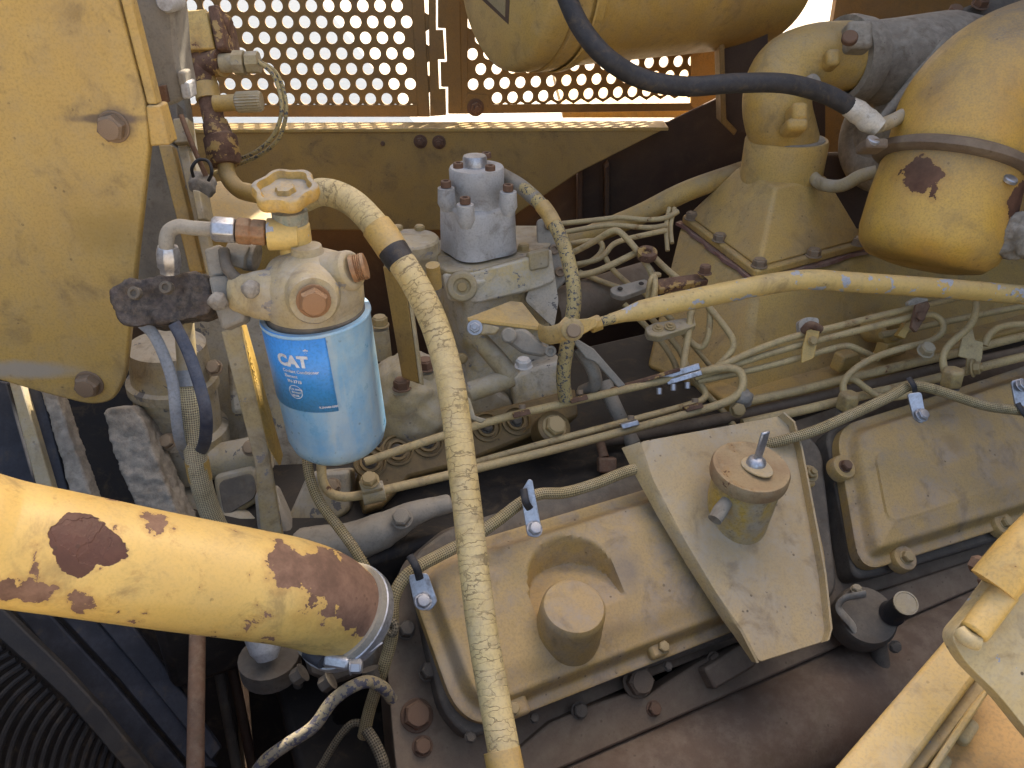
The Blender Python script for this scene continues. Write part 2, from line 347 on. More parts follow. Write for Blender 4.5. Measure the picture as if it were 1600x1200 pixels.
m_crust = pmat('crusted_dirt', (.27, .24, .20), (.18, .16, .13), vs=30, dust=.5, up=.35, dcol=(.38, .345, .285), speck=0, rough=.95, lump=.9, lsc=160)
m_pale = pmat('pale_dusty_casting', (.58, .52, .41), (.54, .41, .18), vs=14, dust=.6, up=.4, dcol=(.50, .475, .42), chip=.3, ccol=(.2, .19, .18), rough=.7, lump=.22, lsc=70)
m_hose = pmat('cracked_painted_hose', (.54, .42, .19), (.48, .36, .15), vs=9, dust=.35, up=.25, dcol=(.46, .40, .28), speck=.25, rough=.6, crack=.55, csc=(34, 150), bump=.4)
m_hose2 = pmat('flaking_painted_hose', (.46, .36, .15), (.40, .30, .12), vs=20, dust=.3, up=.2, chip=.95, ccol=(.085, .085, .09), chs=260, rough=.65, bump=.5, speck=0)
m_hose3 = pmat('flaking_grey_hose', (.40, .33, .19), (.30, .27, .22), vs=16, dust=.3, up=.2, chip=1.15, ccol=(.12, .115, .14), chs=170, rough=.65, bump=.4, speck=0)
m_braid = pmat('braided_sleeve', (.50, .39, .19), (.42, .33, .165), vs=14, dust=.3, up=.2, dcol=(.42, .37, .29), speck=0, rough=.8, braid=1400, bump=.5)
m_braidb = pmat('woven_cream_hose', (.64, .56, .37), (.58, .50, .31), vs=14, dust=.25, up=.2, dcol=(.45, .41, .34), speck=0, rough=.8, braid=1500, bump=.6)
m_braidd = pmat('dirty_braided_sleeve', (.24, .20, .13), (.16, .135, .095), vs=18, dust=.35, up=.3, speck=0, rough=.85, braid=1250, bump=.5)
m_belt = pmat('blue_black_belt', (.020, .021, .026), (.028, .030, .038), vs=10, dust=.25, up=.2, dcol=(.10, .105, .125), speck=0, rough=.75)
m_strap2 = pmat('dark_blue_strap', (.030, .038, .065), (.06, .07, .10), vs=26, dust=.25, up=.2, dcol=(.22, .23, .24), speck=0, rough=.55)
m_wheel = pmat('dusty_wheel_paint', YEL, (.47, .28, .06), vs=20, dust=.35, up=1., dcol=(.33, .295, .235), rough=.55)
m_strap = pmat('blue_grey_strap', (.20, .225, .26), (.30, .32, .34), vs=26, dust=.3, up=.2, dcol=(.36, .37, .36), speck=0, rough=.55)
m_turbo = pmat('sooty_cast_iron', (.28, .245, .19), (.21, .18, .14), vs=18, dust=.6, up=.4, dcol=(.40, .36, .29), speck=.4, rough=.7, bump=.6, bsc=600)
m_exh = pmat('heat_brown_iron', (.12, .072, .046), (.085, .054, .038), vs=7, dust=.5, up=.35, dcol=(.225, .175, .13), speck=.4, rough=.72, lump=.1)
m_exhp = pmat('dusty_purple_brown_iron', (.175, .125, .085), (.13, .095, .068), vs=9, dust=.5, up=.35, dcol=(.24, .195, .14), speck=.4, rough=.72, lump=.12)
m_gask = pmat('faded_gasket', (.36, .215, .18), (.28, .13, .11), vs=25, dust=.3, up=.2, rough=.8)
m_fblue = pmat('faded_blue_can', (.17, .42, .68), (.40, .60, .72), vs=13, grime=.08, fine=.12, dust=.25, up=.1, dcol=(.55, .60, .58), chip=.0, speck=.35, rough=.32, streak=.35, bump=.06)
m_label = pmat('blue_label', (.045, .30, .74), (.06, .34, .78), grime=.05, vs=8, dust=.10, up=.05, dcol=(.4, .55, .65), speck=.1, rough=.35, bump=.05)
m_print = pmat('white_print', (.72, .76, .80), (.62, .66, .70), vs=60, dust=.1, up=0, speck=0, rough=.5, bump=0)
m_fore = pmat('sun_bleached_paint', (.58, .38, .11), (.52, .32, .085), vs=6, dust=.35, up=.3, dcol=(.5, .41, .27), speck=.5, rough=.34)
m_foreg = pmat('weathered_tan_paint', (.48, .36, .16), (.42, .29, .10), vs=9, dust=.55, up=.3, dcol=(.44, .385, .27), speck=.9, rough=.5, chip=.3)
m_orange = pmat('orange_yellow_paint', (.60, .33, .09), (.55, .29, .07), vs=6, dust=.2, up=.2, speck=.3, rough=.45)
m_bronze = pmat('oily_bronze_block', (.24, .155, .055), (.15, .095, .04), vs=18, dust=.35, up=.25, dcol=(.22, .165, .085), rough=.45, speck=.8, lump=.2)
m_wrap = pmat('white_tape_wrap', (.58, .55, .48), (.48, .44, .37), vs=30, dust=.2, up=.2, rough=.5, lump=.5, lsc=90)
m_ptfe = pmat('teal_worn_brass', (.17, .22, .19), (.30, .27, .20), vs=70, dust=.3, up=.2, rough=.6)
m_ground = pmat('pale_dry_ground', (.42, .37, .30), (.36, .31, .25), vs=.8, dust=.2, up=.1, speck=0, rough=.95)
m_yard_shade = pmat('blue_shade_paint', (.055, .075, .098), (.05, .068, .09), vs=1.5, dust=.1, up=.05, dcol=(.25, .27, .29), speck=0, rough=.9)  # colour of a blue cast shadow on the pale ground
m_pipe = pmat('big_pipe_paint', (.67, .45, .135), (.61, .39, .11), fine=.18, scabs=((P(128, 855, .535), .019), (P(168, 858, .545), .015), (P(120, 832, .54), .013)), vs=8, dust=.14, up=.15, speck=.4, rough=.36, rust=.36, rs=42, rcol=(.19, .105, .07),
              spots=((P(552, 930, .66), .034), (P(490, 915, .64), .026), (P(515, 965, .66), .022), (P(450, 890, .62), .018), (P(455, 945, .63), .014),
                     (P(60, 920, .53), .012), (P(15, 912, .525), .013), (P(125, 932, .545), .011), (P(240, 822, .58), .010), (P(345, 968, .608), .012), (P(378, 965, .612), .012), (P(215, 947, .575), .010), (P(425, 975, .62), .010), (P(255, 950, .585), .008), (P(60, 848, .515), .006)))
VY = V((0, -1, 0))
# ------------------------------------------------------------------ ground seen through the perforations
def struct(o): o['kind'] = 'structure'; return o
struct(mk('ground', MB().box((0, 0, -.05), V((60, 0, 0)), V((0, 60, 0)), V((0, 0, .05))), m_ground))
struct(mk('yard_shade', MB().prism([V((-30, 3, .004)), V((.62, 3, .004)), V((-1.49, 10.8, .004)), V((-4.5, 21.9, .004)), V((-8, 34, .004)), V((-40, 34, .004))], UP, .05), m_yard_shade))  # sheet laid down as a painted ground shadow
# plates and walls added round the engine bay to block light
hd = single('sunshade_plate', MB().box((.25, 1.44, 2.92), V((1.6, 0, 0)), V((0, .15, 0)), V((0, 0, .006))), m_yel, 'yellow sheet metal hood added out of view above the bay to block the sun', 'sunshade', bevel=.002)  # unseen plate, sized to keep direct sun off the engine
single('light_block_wall', MB().box((.3, .26, .95), V((1.6, 0, 0)), V((0, .012, 0)), V((0, 0, .55))), m_dark, 'dark wall added out of view below the camera to block low light', 'light blocker')  # unseen wall put in to stop low light from the front
single('left_light_block', MB().box((-.95, .85, 1.3), V((.012, 0, 0)), V((0, .68, 0)), V((0, 0, .8))), m_black, 'dark wall added out of view at the left end of the bay to cut light', 'wall panel')  # added side wall, reduces light from the left
single('right_light_block', MB().box((1.33, 1.02, 1.75), V((.012, 0, 0)), V((0, .80, 0)), V((0, 0, 1.15))), m_dark, 'dark wall added out of view at the right end of the bay to block the sun', 'wall panel')  # put in to stop sun entering from the right
single('sun_screen_plate', MB().box((1.0, 1.74, 2.93), V((.62, 0, 0)), V((0, .16, 0)), V((0, 0, .006))), m_yel, 'yellow deck plate added out of view above the turbocharger to block the sun', 'screen')  # added to close a gap where the sun came in
bp_ = single('dark_floor_plate', MB().box((.3, .95, .86), V((1.5, 0, 0)), V((0, .75, 0)), V((0, 0, .01))), m_dark, 'dark brown plate added deep below the engine to keep the gaps dark', 'guard')  # dark plate added so the depth below stays black
# ------------------------------------------------------------------ perforated panels
YB = 1.55
def perforated(parent, org, dx, x0, rows, cols, skip, pr=.030, hr=.0101):
    """hexagonal cells, each with a round hole, on the plane org + dx*x + UP*z"""
    Rr = pr / math.sqrt(3); rp = 1.5 * Rr; bm = bmesh.new(); K = 18
    for r in range(rows):
        for c in range(cols):
            cx = x0 + c * pr + (pr / 2 if r % 2 else 0); cz = r * rp; outer = []; inner = []
            for k in range(K):
                w = math.pi / 6 + 2 * math.pi * k / K; a = (w - math.pi / 6) % (math.pi / 3) - math.pi / 6
                ro = Rr * math.cos(math.pi / 6) / math.cos(a)
                outer.append(bm.verts.new(org + dx * (cx + math.cos(w) * ro) + UP * (cz + math.sin(w) * ro) - root_loc(parent)))
                inner.append(bm.verts.new(org + dx * (cx + math.cos(w) * hr) + UP * (cz + math.sin(w) * hr) - root_loc(parent)))
            if (r, c) in skip: bm.faces.new(outer)
            else:
                for k in range(K): bm.faces.new([outer[k], outer[(k + 1) % K], inner[(k + 1) % K], inner[k]])
    bmesh.ops.remove_doubles(bm, verts=bm.verts, dist=.0004); bmesh.ops.recalc_face_normals(bm, faces=bm.faces)
    me = bpy.data.meshes.new('perforated_sheet'); bm.to_mesh(me); bm.free(); me.materials.append(m_panel)
    o = bpy.data.objects.new('perforated_sheet', me); COL.objects.link(o); o.parent = parent
    s = o.modifiers.new('s', 'SOLIDIFY'); s.thickness = .004; s.offset = 0
    return o
PB = Plane(V((0, YB, 0)), VY)
lo = PB.at(630, 154); zb = PB.at(600, 182).z
pl = thing('perforated_door', 'brown perforated steel door left of the hinge, rows of round holes', 'door panel', V((lo.x, YB, zb)))
NR = 17
perforated(pl, V((0, YB, lo.z)), AX, lo.x - 17 * .030, NR, 19, {(r, 18) for r in range(NR)})
xr = lo.x + .030; ztop = lo.z + NR * .026
fp = PB.off(.004)
mk('edge_strip', MB().prism([V((xr - .004, YB - .004, zb)), V((PB.at(668, 100).x, YB - .004, zb)), V((PB.at(668, 100).x, YB - .004, ztop)), V((xr - .004, YB - .004, ztop))], VY, .005), m_panel, pl, .001)
mk('bottom_strip', MB().prism([V((xr - .62, YB - .0045, zb)), V((xr - .004, YB - .0045, zb)), V((xr - .004, YB - .0045, lo.z - .0104)), V((xr - .62, YB - .0045, lo.z - .0104))], VY, .005), m_panel, pl, .001)
mk('sun_block_sheet', MB().prism([V((xr - .62, YB - .0045, ztop - .02)), V((PB.at(668, 100).x, YB - .0045, ztop - .02)), V((PB.at(668, 100).x, YB - .0045, 2.9)), V((xr - .62, YB - .0045, 2.9))], VY, .005), m_panel, pl, .001)  # unseen solid sheet added above the door as a sun block
hl = MB().prism(fp.off(.004).pts((667, -160), (681, -160), (681, 47), (692, 47), (695, 93), (684, 93), (686, 139), (696, 139), (697, 180), (672, 182)), VY, .008)
mk('hinge_leaf', hl, m_panel, pl, .0012)
A2 = rad(14); dx2 = V((math.cos(A2), math.sin(A2), 0)); n2v = V((math.sin(A2), -math.cos(A2), 0))
PB2 = Plane(PB.at(703, 130), n2v); l2 = PB2.at(752, 154)
pr_ = thing('perforated_panel', 'brown perforated steel panel between the hinge and the rear post', 'door panel', PB2.at(703, 180))
perforated(pr_, l2, dx2, -.030, NR, 17, {(r, 0) for r in range(0, NR, 2)} | {(0, 1), (0, 16), (1, 16), (2, 16)})
t2 = l2 + UP * (NR * .026 - .02)
mk('sun_block_sheet', MB().prism([t2 - dx2 * .06 + n2v * .0045, t2 + dx2 * .95 + n2v * .0045, t2 + dx2 * .95 + n2v * .0045 + UP * (2.9 - t2.z), t2 - dx2 * .06 + n2v * .0045 + UP * (2.9 - t2.z)], n2v, .005), m_panel, pr_, .001)  # unseen sheet, widened to shut out sun beside the panel
mk('hinge_leaf', MB().prism(PB2.off(.006).pts((685, -160), (716, -160), (722, 178), (701, 178), (701, 136), (690, 136), (689, 97), (699, 97), (697, 44), (685, 44)), n2v, .008), m_panel, pr_, .0012)
mk('edge_strip', MB().prism(PB2.off(.004).pts((712, -160), (731, -160), (731, 178), (718, 178)), n2v, .005), m_panel, pr_, .001)
mk('bottom_strip', MB().prism(PB2.off(.0045).pts((715, 178), (1090, 173), (1090, 161), (770, 163.5), (762, 148), (731, 146)), n2v, .005), m_panel, pr_, .001)
mk('end_strip', MB().prism(PB2.off(.005).pts((1082, -160), (1124, -160), (1124, 150), (1090, 175), (1080, 165)), n2v, .006), m_orange, pr_, .001)
bolt(pr_, PB2.off(.005).at(743, 168), n2v, .011, m_boltr, kind='nut')
# ------------------------------------------------------------------ cross beam, guards behind the engine
PBM = Plane(V((0, 1.47, 0)), VY)
bmth = thing('cross_beam', 'long brown yellow cross beam tapering to the right below the perforated panels', 'beam', PBM.at(640, 340))
mk('face_plate', MB().prism(PBM.pts((225, 203), (1044, 199), (905, 269), (770, 360), (225, 360)), VY, .012), m_beam, bmth, .002)
q = PBM.pts((225, 203), (1044, 199))
mk('top_lip', MB().prism([q[0] + V((0, -.004, .001)), q[1] + V((0, -.004, .001)), q[1] + V((0, .05, .001)), q[0] + V((0, .05, .001))], UP, .006), m_yel, bmth, .001)
for u, v, r in ((657, 221, .0085), (686, 222, .0085)): bolt(bmth, PBM.at(u, v), VY, r, m_boltr, kind='nut')
bolt(bmth, PBM.at(598, 224), VY, .004, m_boltr, kind='plain')
PG = Plane(V((0, 1.57, 0)), VY)
gd = thing('guard_plate', 'dark brown guard plate behind the fuel lines with a diagonal upper edge', 'guard', PG.at(1000, 420))
mk('plate', MB().prism(PG.pts((640, 352), (770, 340), (905, 262), (935, 213), (1045, 190), (1128, 150), (1290, 120), (1290, 470), (640, 470)), VY, .008), m_dark, gd, .002)
for a, b in ((902, 910), (945, 952)):
    mk('rib', MB().prism(PG.off(.03).pts((a, 262), (b, 255), (b, 350), (a, 350)), VY, .03), m_dark, gd, .001)
lg = single('inner_frame_wall', MB().box((0, 1.62, 1.15), V((1.6, 0, 0)), V((0, .01, 0)), V((0, 0, .335))), m_dark, 'lower frame wall behind the pump, its shade put into the dark brown', 'wall panel')  # dark brown chosen for the shade behind the pump
ps = thing('steel_post', 'brown folded steel post behind the intake pipe', 'post', P(1150, 230, 1.45))
PO = Plane(V((0, 1.46, 0)), VY)
mk('web', MB().prism(PO.pts((1130, 40), (1200, 40), (1200, 205), (1150, 208), (1133, 188)), VY, .01), m_dark, ps, .001)
mk('flange', MB().prism(PO.off(.03).pts((1123, 40), (1131, 40), (1135, 186), (1152, 204), (1147, 212), (1127, 192)), VY, .04), m_panel, ps, .001)
single('ledge', MB().prism([PG.at(885, 188) + V((0, .12, 0)), PG.at(1100, 188) + V((0, .12, 0)), PG.at(1100, 188) + V((.1, .6, 0)), PG.at(885, 188) + V((0, .6, 0))], UP, .02), m_yel, 'sunlit yellow ledge outside the panel, showing under its right end', 'ledge')
single('bulkhead', MB().prism(Plane(V((0, 1.8, 0)), VY).pts((1640, -2100), (3200, -2100), (1900, 560), (1190, 560), (1190, 120), (1280, 60), (1300, 42)), VY, .02), m_panel, 'orange brown rear bulkhead behind the turbocharger at the top edge, extended out of view to block the sun', 'bulkhead')  # brown plate in view; the unseen height is added against the sun
pipe('steel_strap', [P(1393, -20, 1.75), P(1420, 25, 1.75), P(1434, 50, 1.75)], .005, m_orange, 'thin orange strap leaning left behind the turbocharger', 'strap')
pipe('bent_wire', [P(1416, -15, 1.7), P(1402, 10, 1.7), P(1394, 45, 1.7)], .003, m_orange, 'thin pale orange wire curving down behind the turbocharger', 'wire')
# ------------------------------------------------------------------ air cleaner
aa = rad(32); ad = V((math.cos(aa), math.sin(aa), 0)); ac0 = P(790, -38, 1.15)
ac = thing('air_cleaner', 'large yellow air cleaner drum lying along the top edge', 'air cleaner', ac0 - UP * .13)
ec_ = mk('end_cover', MB().lathe(ac0, ad, [(.001, -.012), (.06, -.012), (.118, -.008), (.128, 0), (.131, .012), (.131, .03)], 64), m_plate, ac)
mk('body', MB().lathe(ac0, ad, [(.126, .028), (.126, .034), (.133, .036), (.133, .06), (.129, .064), (.129, .5), (.12, .52), (.01, .53)], 64), m_yel, ac, 0)
mk('band', MB().lathe(ac0, ad, [(.134, .066), (.136, .068), (.136, .082), (.134, .084), (.128, .084), (.128, .066)], 64, caps=False), m_yel, ac)
PE = Plane(ac0 - ad * .0125, -ad)
mk('warning_decal', MB().prism(PE.pts((738, -14), (797, -14), (794, 38)), -ad, .0006), m_dark, ec_)
mk('warning_decal', MB().prism(PE.off(.0004).pts((751, -10), (790, -10), (789, 27)), -ad, .0006), pmat('decal_ochre', (.30, .24, .12), speck=.2), ec_)
# black rubber hose with taped end
bh = thing('rubber_hose', 'black rubber hose sagging across the top right with a white taped end', 'hose', P(1070, 150, 1.0))
mk('hose', MB().tube(PP((868, -50, .95), (884, -8, .95), (906, 40, .95), (945, 88, .95), (1000, 122, .96), (1070, 135, .97), (1150, 130, .98), (1230, 131, .99), (1290, 147, 1.0), (1332, 169, 1.01)), .0118, 18), m_rub, bh)
mk('taped_end', MB().tube(PP((1326, 166, 1.01), (1340, 175, 1.01), (1348, 181, 1.01), (1356, 188, 1.01), (1364, 193, 1.01), (1374, 200, 1.01)), [.0125, .0145, .0135, .0148, .0135, .011], 18), m_wrap, bh)
mk('fitting', MB().tube(PP((1372, 197, 1.01), (1392, 190, 1.03), (1415, 178, 1.05)), .009, 12), m_tanc, bh)
# ------------------------------------------------------------------ intake transition on the aftercooler housing
PBs = Plane(P(1180, 437, 1.15), UP)
B0, BL, BR = PBs.at(1180, 437), PBs.at(1063, 347), PBs.at(1358, 388); BB = BL + BR - B0
bc = (BL + BR) / 2; xy = lambda z, p=None: V(((p or bc).x, (p or bc).y, z))
def sqring(z, k, n=8, pw=1.0):              # points round the base rectangle, scaled
    c = [B0, BR, BB, BL]; out = []
    for i in range(4):
        for j in range(n):
            p = c[i].lerp(c[(i + 1) % 4], j / n); out.append(xy(z) + (V((p.x, p.y, 0)) - V((bc.x, bc.y, 0))) * k)
    return out
def ring_like(z, r, n=8):
    out = []
    for p in sqring(z, 1, n): d = V((p.x - bc.x, p.y - bc.y, 0)).normalized(); out.append(xy(z) + d * r)
    return out
zb0 = PBs.p.z; zn0 = zv(bc.x, bc.y, 280); zn1 = zv(bc.x, bc.y, 216); nr = .0625
it = thing('intake_transition', 'yellow pyramid shaped intake casting flaring from a round neck to a bolted square base', 'intake', xy(zb0))
s1 = nr * 1.10 / (V((B0.x, B0.y, 0)) - V((bc.x, bc.y, 0))).length; s1b = nr * 1.10 / (V((BL.x, BL.y, 0)) - V((bc.x, bc.y, 0))).length; s1 = max(s1, s1b)
mk('flared_body', MB().loft([rounded(sqring(zb0 + .0135, .94, 1), .010, 4), rounded(sqring(zn0 + .012, s1, 1), .010, 4)]), m_manif, it, .004, seg=3)
mk('neck', MB().lathe(xy(zn0 - .035), UP, [(nr * .93, 0), (nr * .985, .02), (nr, .034), (nr, zn1 - zn0 + .031), (nr * .97, zn1 - zn0 + .035), (nr * .9, zn1 - zn0 + .035)], 48), m_manif, it)
mk('base_flange', MB().loft([rounded(sqring(zb0, 1, 1), .012), rounded(sqring(zb0 + .013, 1, 1), .012)]), m_manif, it, .003)
gp = [p + V((random.uniform(-.003, .003), random.uniform(-.003, .003), 0)) for p in sqring(zb0 - .006, 1.035, 14)]
mk('gasket', MB().loft([gp, [p + UP * .0055 for p in gp]]), m_gask, it)
for u, v in ((1186, 416), (1271, 400), (1342, 382), (1124, 376), (1080, 342)):
    p = PBs.off(.0135).at(u, v); bolt(it, p, UP, .0098, m_bolt, h=1.0)
# housing below
hs = thing('aftercooler_housing', 'long yellow aftercooler housing below the intake casting', 'housing', xy(zb0 - .2))
zt = zb0 - .0065; dn = UP
top = [B0 + (B0 - bc) * .02, BR + (BR - bc) * .02, BR + E * .55, BB + E * .55, BL + (BL - bc) * .03]
top = [V((p.x, p.y, zt)) for p in top]
F0 = P(1163, 612, 1.11); zl = F0.z - .03
bot = [V((F0.x, F0.y, zl)), V((F0.x, F0.y, zl)) + E * .30, V((F0.x, F0.y, zl)) + E * .95, V((BB.x, BB.y, zl)) + E * .6 , P(1005, 560, 1.22)]
bot[4].z = zl
mid = [t.lerp(b, .5) for t, b in zip(top, bot)]; mid = [V((m.x, m.y, m.z)) - NN * 0 for m in mid]
mk('body', MB().loft([bot, mid, top]), m_manif, hs, .012, seg=3)
fl = [V((F0.x, F0.y, 0)) + NN * .018 - E * .03, V((F0.x, F0.y, 0)) + NN * .018 + E * .9, V((F0.x, F0.y, 0)) - NN * .05 + E * .9, V((F0.x, F0.y, 0)) - NN * .05 - E * .03]
mk('foot_flange', MB().prism([V((p.x, p.y, zl + .022)) for p in fl], UP, .02), m_manif, hs, .004)
for u, v in ((1330, 572), (1398, 552)): mk('lug', MB().prism(Plane(V((F0.x, F0.y, zl)) + NN * .02, NN).pts((u - 20, v + 12), (u - 10, v - 14), (u + 12, v - 20), (u + 20, v)), NN, .02), m_manif, hs, .003)
mk('round_boss', MB().lathe(P(1395, 515, 1.17), (NN + UP * .35), [(.022, -.04), (.022, 0), (.017, .003), (.016, -.002), (.001, -.002)], 28), m_manif, hs)
# elbow above the neck
ie = thing('intake_elbow', 'dusty yellow cast elbow curving right above the intake neck', 'elbow', xy(zn1))
n0 = xy(zn1 - .01)
mk('pipe_bend', MB().tube(bend([n0, P(1210, 165, 1.20), P(1222, 110, 1.205), P(1270, 90, 1.21), P(1330, 88, 1.215)], .06, 8), .0500, 40, smooth=False), m_yel, ie)
mk('lip', MB().lathe(n0, UP, [(.058, -.002), (.058, .008), (.055, .012)], 40), m_cast, ie)
for u, v, d, w, h in ((1244, 180, 1.145, .011, .013), (1240, 200, 1.145, .015, .009), (1296, 96, 1.165, .010, .012)):
    mk('boss', MB().box(P(u, v, d), AX * w, AU * h, AF * .02), m_yel, ie, .006)
mk('boss', MB().lathe(P(1272, 128, 1.15), TC + AX * .3, [(.013, -.03), (.012, 0), (.008, .004)], 20), m_cast, ie)
# turbocharger
tb = thing('turbocharger', 'sooty grey cast turbocharger between intake elbow and exhaust elbow', 'turbocharger', P(1330, 270, 1.25))
td = (P(1480, 105, 1.30) - P(1320, 95, 1.22)).normalized(); t0 = P(1318, 95, 1.22)
mk('clamp_ring', MB().lathe(t0, td, [(.054, -.006), (.064, -.006), (.066, .004), (.064, .03), (.058, .034), (.054, .034)], 48, caps=False), m_turbo, tb)
mk('inlet_cone', MB().lathe(t0, td, [(.054, .03), (.060, .05), (.066, .09), (.076, .15), (.084, .2), (.08, .25)], 48), m_turbo, tb)
bolt(tb, P(1327, 62, 1.13), TC - AX * .3 + UP * .4, .011, m_boltr, kind='plain')
mk('clamp_lug', MB().box(P(1332, 66, 1.17), AX * .018, AU * .02, AF * .03), m_turbo, tb, .006)
sc0 = P(1392, 205, 1.27); sd = (TC * .3 - AX * .85 + UP * .1).normalized()
def torus(c, ax, R, r, n=40, m=16, a0=0., a1=2 * math.pi):
    ax = ax.normalized(); a = (UP - ax * UP.dot(ax)).normalized(); b = ax.cross(a)
    return [c + (a * math.cos(a0 + (a1 - a0) * i / n) + b * math.sin(a0 + (a1 - a0) * i / n)) * R for i in range(n + 1)]
mk('scroll', MB().tube(torus(sc0, sd, .062, .03), .034, 18, smooth=False), m_turbo, tb)
mk('back_plate', MB().lathe(sc0, sd, [(.001, .03), (.06, .03), (.075, .02), (.078, 0), (.06, -.03), (.001, -.03)], 40), m_turbo, tb)
mk('centre_housing', MB().lathe(sc0 - sd * .03, -sd, [(.06, 0), (.07, .02), (.05, .05), (.05, .12), (.075, .14), (.075, .2)], 32), m_turbo, tb)
mk('outlet_rib', MB().tube(PP((1480, 60, 1.2), (1432, 120, 1.2), (1392, 170, 1.2), (1366, 200, 1.2)), [.006, .008, .008, .006], 10), m_turbo, tb)
mk('oil_tube', MB().tube(PP((1268, 275, 1.22), (1285, 288, 1.2), (1315, 290, 1.18), (1345, 275, 1.16), (1370, 268, 1.15)), .0095, 12), m_tanc, tb)
# exhaust elbow
ex = thing('exhaust_elbow', 'big yellow exhaust elbow at the right edge with a rusty clamped joint', 'exhaust elbow', P(1470, 420, 1.05))
c0 = P(1489, 258, 1.05); xa = (P(1508, 186, 1.05) - c0); xa = (xa.normalized() + TC * .10 - AF * .0).normalized()
mk('pipe_bend', MB().tube([c0 + xa * .004, c0 + xa * .03, P(1512, 186, 1.05), P(1552, 140, 1.05), P(1608, 110, 1.07), P(1690, 98, 1.12), P(1760, 94, 1.2)], [.085, .0855, .087, .088, .089, .09, .09], 56), m_elbow, ex)
cbd = mk('clamp_band', MB().lathe(c0, xa, [(.084, .014), (.092, .010), (.0995, .007), (.1005, -.002), (.095, -.006), (.084, -.007)], 64, caps=False), m_exhp, ex)
mk('pipe_stub', MB().lathe(c0, -xa, [(.082, .002), (.087, .012), (.0895, .05), (.0895, .098), (.085, .116), (.074, .128), (.055, .133), (.001, .134)], 64), m_elbow, ex)
bolt(cbd, P(1363, 222, .99), xa + TC, .0085, m_galv, kind='plain', h=.6); bolt(cbd, P(1577, 283, .97), xa + TC, .0085, m_galv, kind='plain', h=.6)
mk('clamp_ear', MB().box(P(1362, 229, 1.0), AX * .014, AU * .006, AF * .016), m_exhp, ex, .003)
mk('soot_crust', MB().ball(P(1592, 368, 1.0), .030), m_crust, ex, lump=(.018, .012, .003))
# turbine flange and frame parts at the top right
tf = thing('turbine_flange', 'brown bolted turbine flange above the exhaust elbow', 'flange', P(1500, 60, 1.3))
mk('flange', MB().prism(PP((1468, 70, 1.28), (1482, 20, 1.28), (1520, 5, 1.28), (1560, -25, 1.28), (1640, -40, 1.28), (1640, 60, 1.28), (1500, 90, 1.28)), TC, .06), m_castd, tf, .006)
for u, v in ((1489, 24), (1531, 8)): bolt(tf, P(u, v, 1.27), TC + UP, .011, m_boltr, h=1.1)
single('shade_block', MB().box(P(1330, 330, 1.42), AX * .2, AU * .09, AF * .06), m_dark, 'dark brown block standing in for shade behind the intake casting and the exhaust elbow', 'casting', bevel=.01)  # dark block put in as shade between the parts
# ------------------------------------------------------------------ left side plate
PLt = Plane(V((0, .712, 0)), VY)
lp = thing('side_plate', 'large flat yellow steel plate filling the upper left corner', 'plate', PLt.at(100, 600))
mk('plate', MB().prism(rounded(PLt.pts((-60, -60), (168, -60), (227, 163), (233, 195), (233, 232), (224, 312), (214, 405), (205, 500), (195, 592), (176, 628), (140, 633), (70, 615), (-60, 577)), .012), VY, .010), m_plate, lp, .0022)
mk('edge_strip', MB().prism(PLt.pts((173, -60), (190, -60), (246, 163), (230, 163)), VY, .012), m_plate, lp, .0015)
mk('tab', MB().prism(PLt.off(.003).pts((227, 165), (249, 165), (266, 227), (234, 229)), VY, .02), m_yel, lp, .002)
for u, v, r in ((178, 198, .0112), (140, 599, .0118)): bolt(lp, PLt.off(.0002).at(u, v), VY, r, m_boltp, h=.85)
gsx = Plane(V((0, .80, 0)), VY)
gs = thing('grey_support', 'dusty grey cast support beside the slot of the yellow plate', 'support', gsx.at(260, 165))
mk('web', MB().prism(rounded(gsx.pts((185, -60), (258, -60), (272, 20), (277, 90), (290, 155), (262, 168), (225, 160)), .01), VY, .04), m_cast, gs, .004)
mk('boss', MB().lathe(gsx.off(.005).at(262, 3), VY, [(.009, -.02), (.009, .004), (.007, .007)], 20), m_alu, gs)
mk('rusty_tab', MB().prism(gsx.off(.004).pts((246, 135), (258, 133), (264, 160), (248, 163)), VY, .006), m_rust, gs, .001)
for i, (a, b, mm) in enumerate((((275, 112), (287, 135), m_cast), ((280, 128), (294, 155), m_alu))): mk('lug', MB().prism(gsx.off(.006).pts((a[0], a[1]), (b[0], a[1]), (b[0] + 4, b[1]), (a[0] + 4, b[1])), VY, .02), mm, gs, .002)
# struts and grey backing between the plate and the fitting stack
bk = single('grey_backing', MB().prism(Plane(V((0, .98, 0)), VY).pts((150, 140), (285, 140), (335, 470), (150, 470)), VY, .02), m_cast, 'dusty grey casting seen between the yellow plate and the struts', 'casting')
def bar(name, pts, d, th, mat, label, cat='strut', **k):
    return single(name, MB().prism([P(u, v, d if not isinstance(d, (list, tuple)) else d[i]) for i, (u, v) in enumerate(pts)], TC, th), mat, label, cat, bevel=.0015, **k)
bar('yellow_strut', [(247, 226), (268, 226), (318, 425), (296, 425)], .90, .015, m_yel, 'dusty yellow flat strut running down beside the side plate')
bar('tan_strut', [(276, 222), (291, 222), (340, 440), (324, 440)], .89, .014, m_tanc, 'tan steel strut just right of the yellow strut')
bar('small_bracket', [(300, 296), (312, 298), (320, 342), (308, 344)], .87, .03, m_tanc, 'small tan bracket with a nut on the struts', 'bracket')
bar('dark_bar', [(266, 160), (276, 160), (280, 225), (268, 225)], .92, .02, m_castd, 'narrow dark bar standing in for shade behind the yellow tab of the side plate')  # dark colour stands in for a strip of shade
bar('guide_block', [(270, 185), (292, 183), (295, 222), (272, 224)], .88, .02, m_tanc, 'dirty tan guide block on top of the tan strut', 'block')
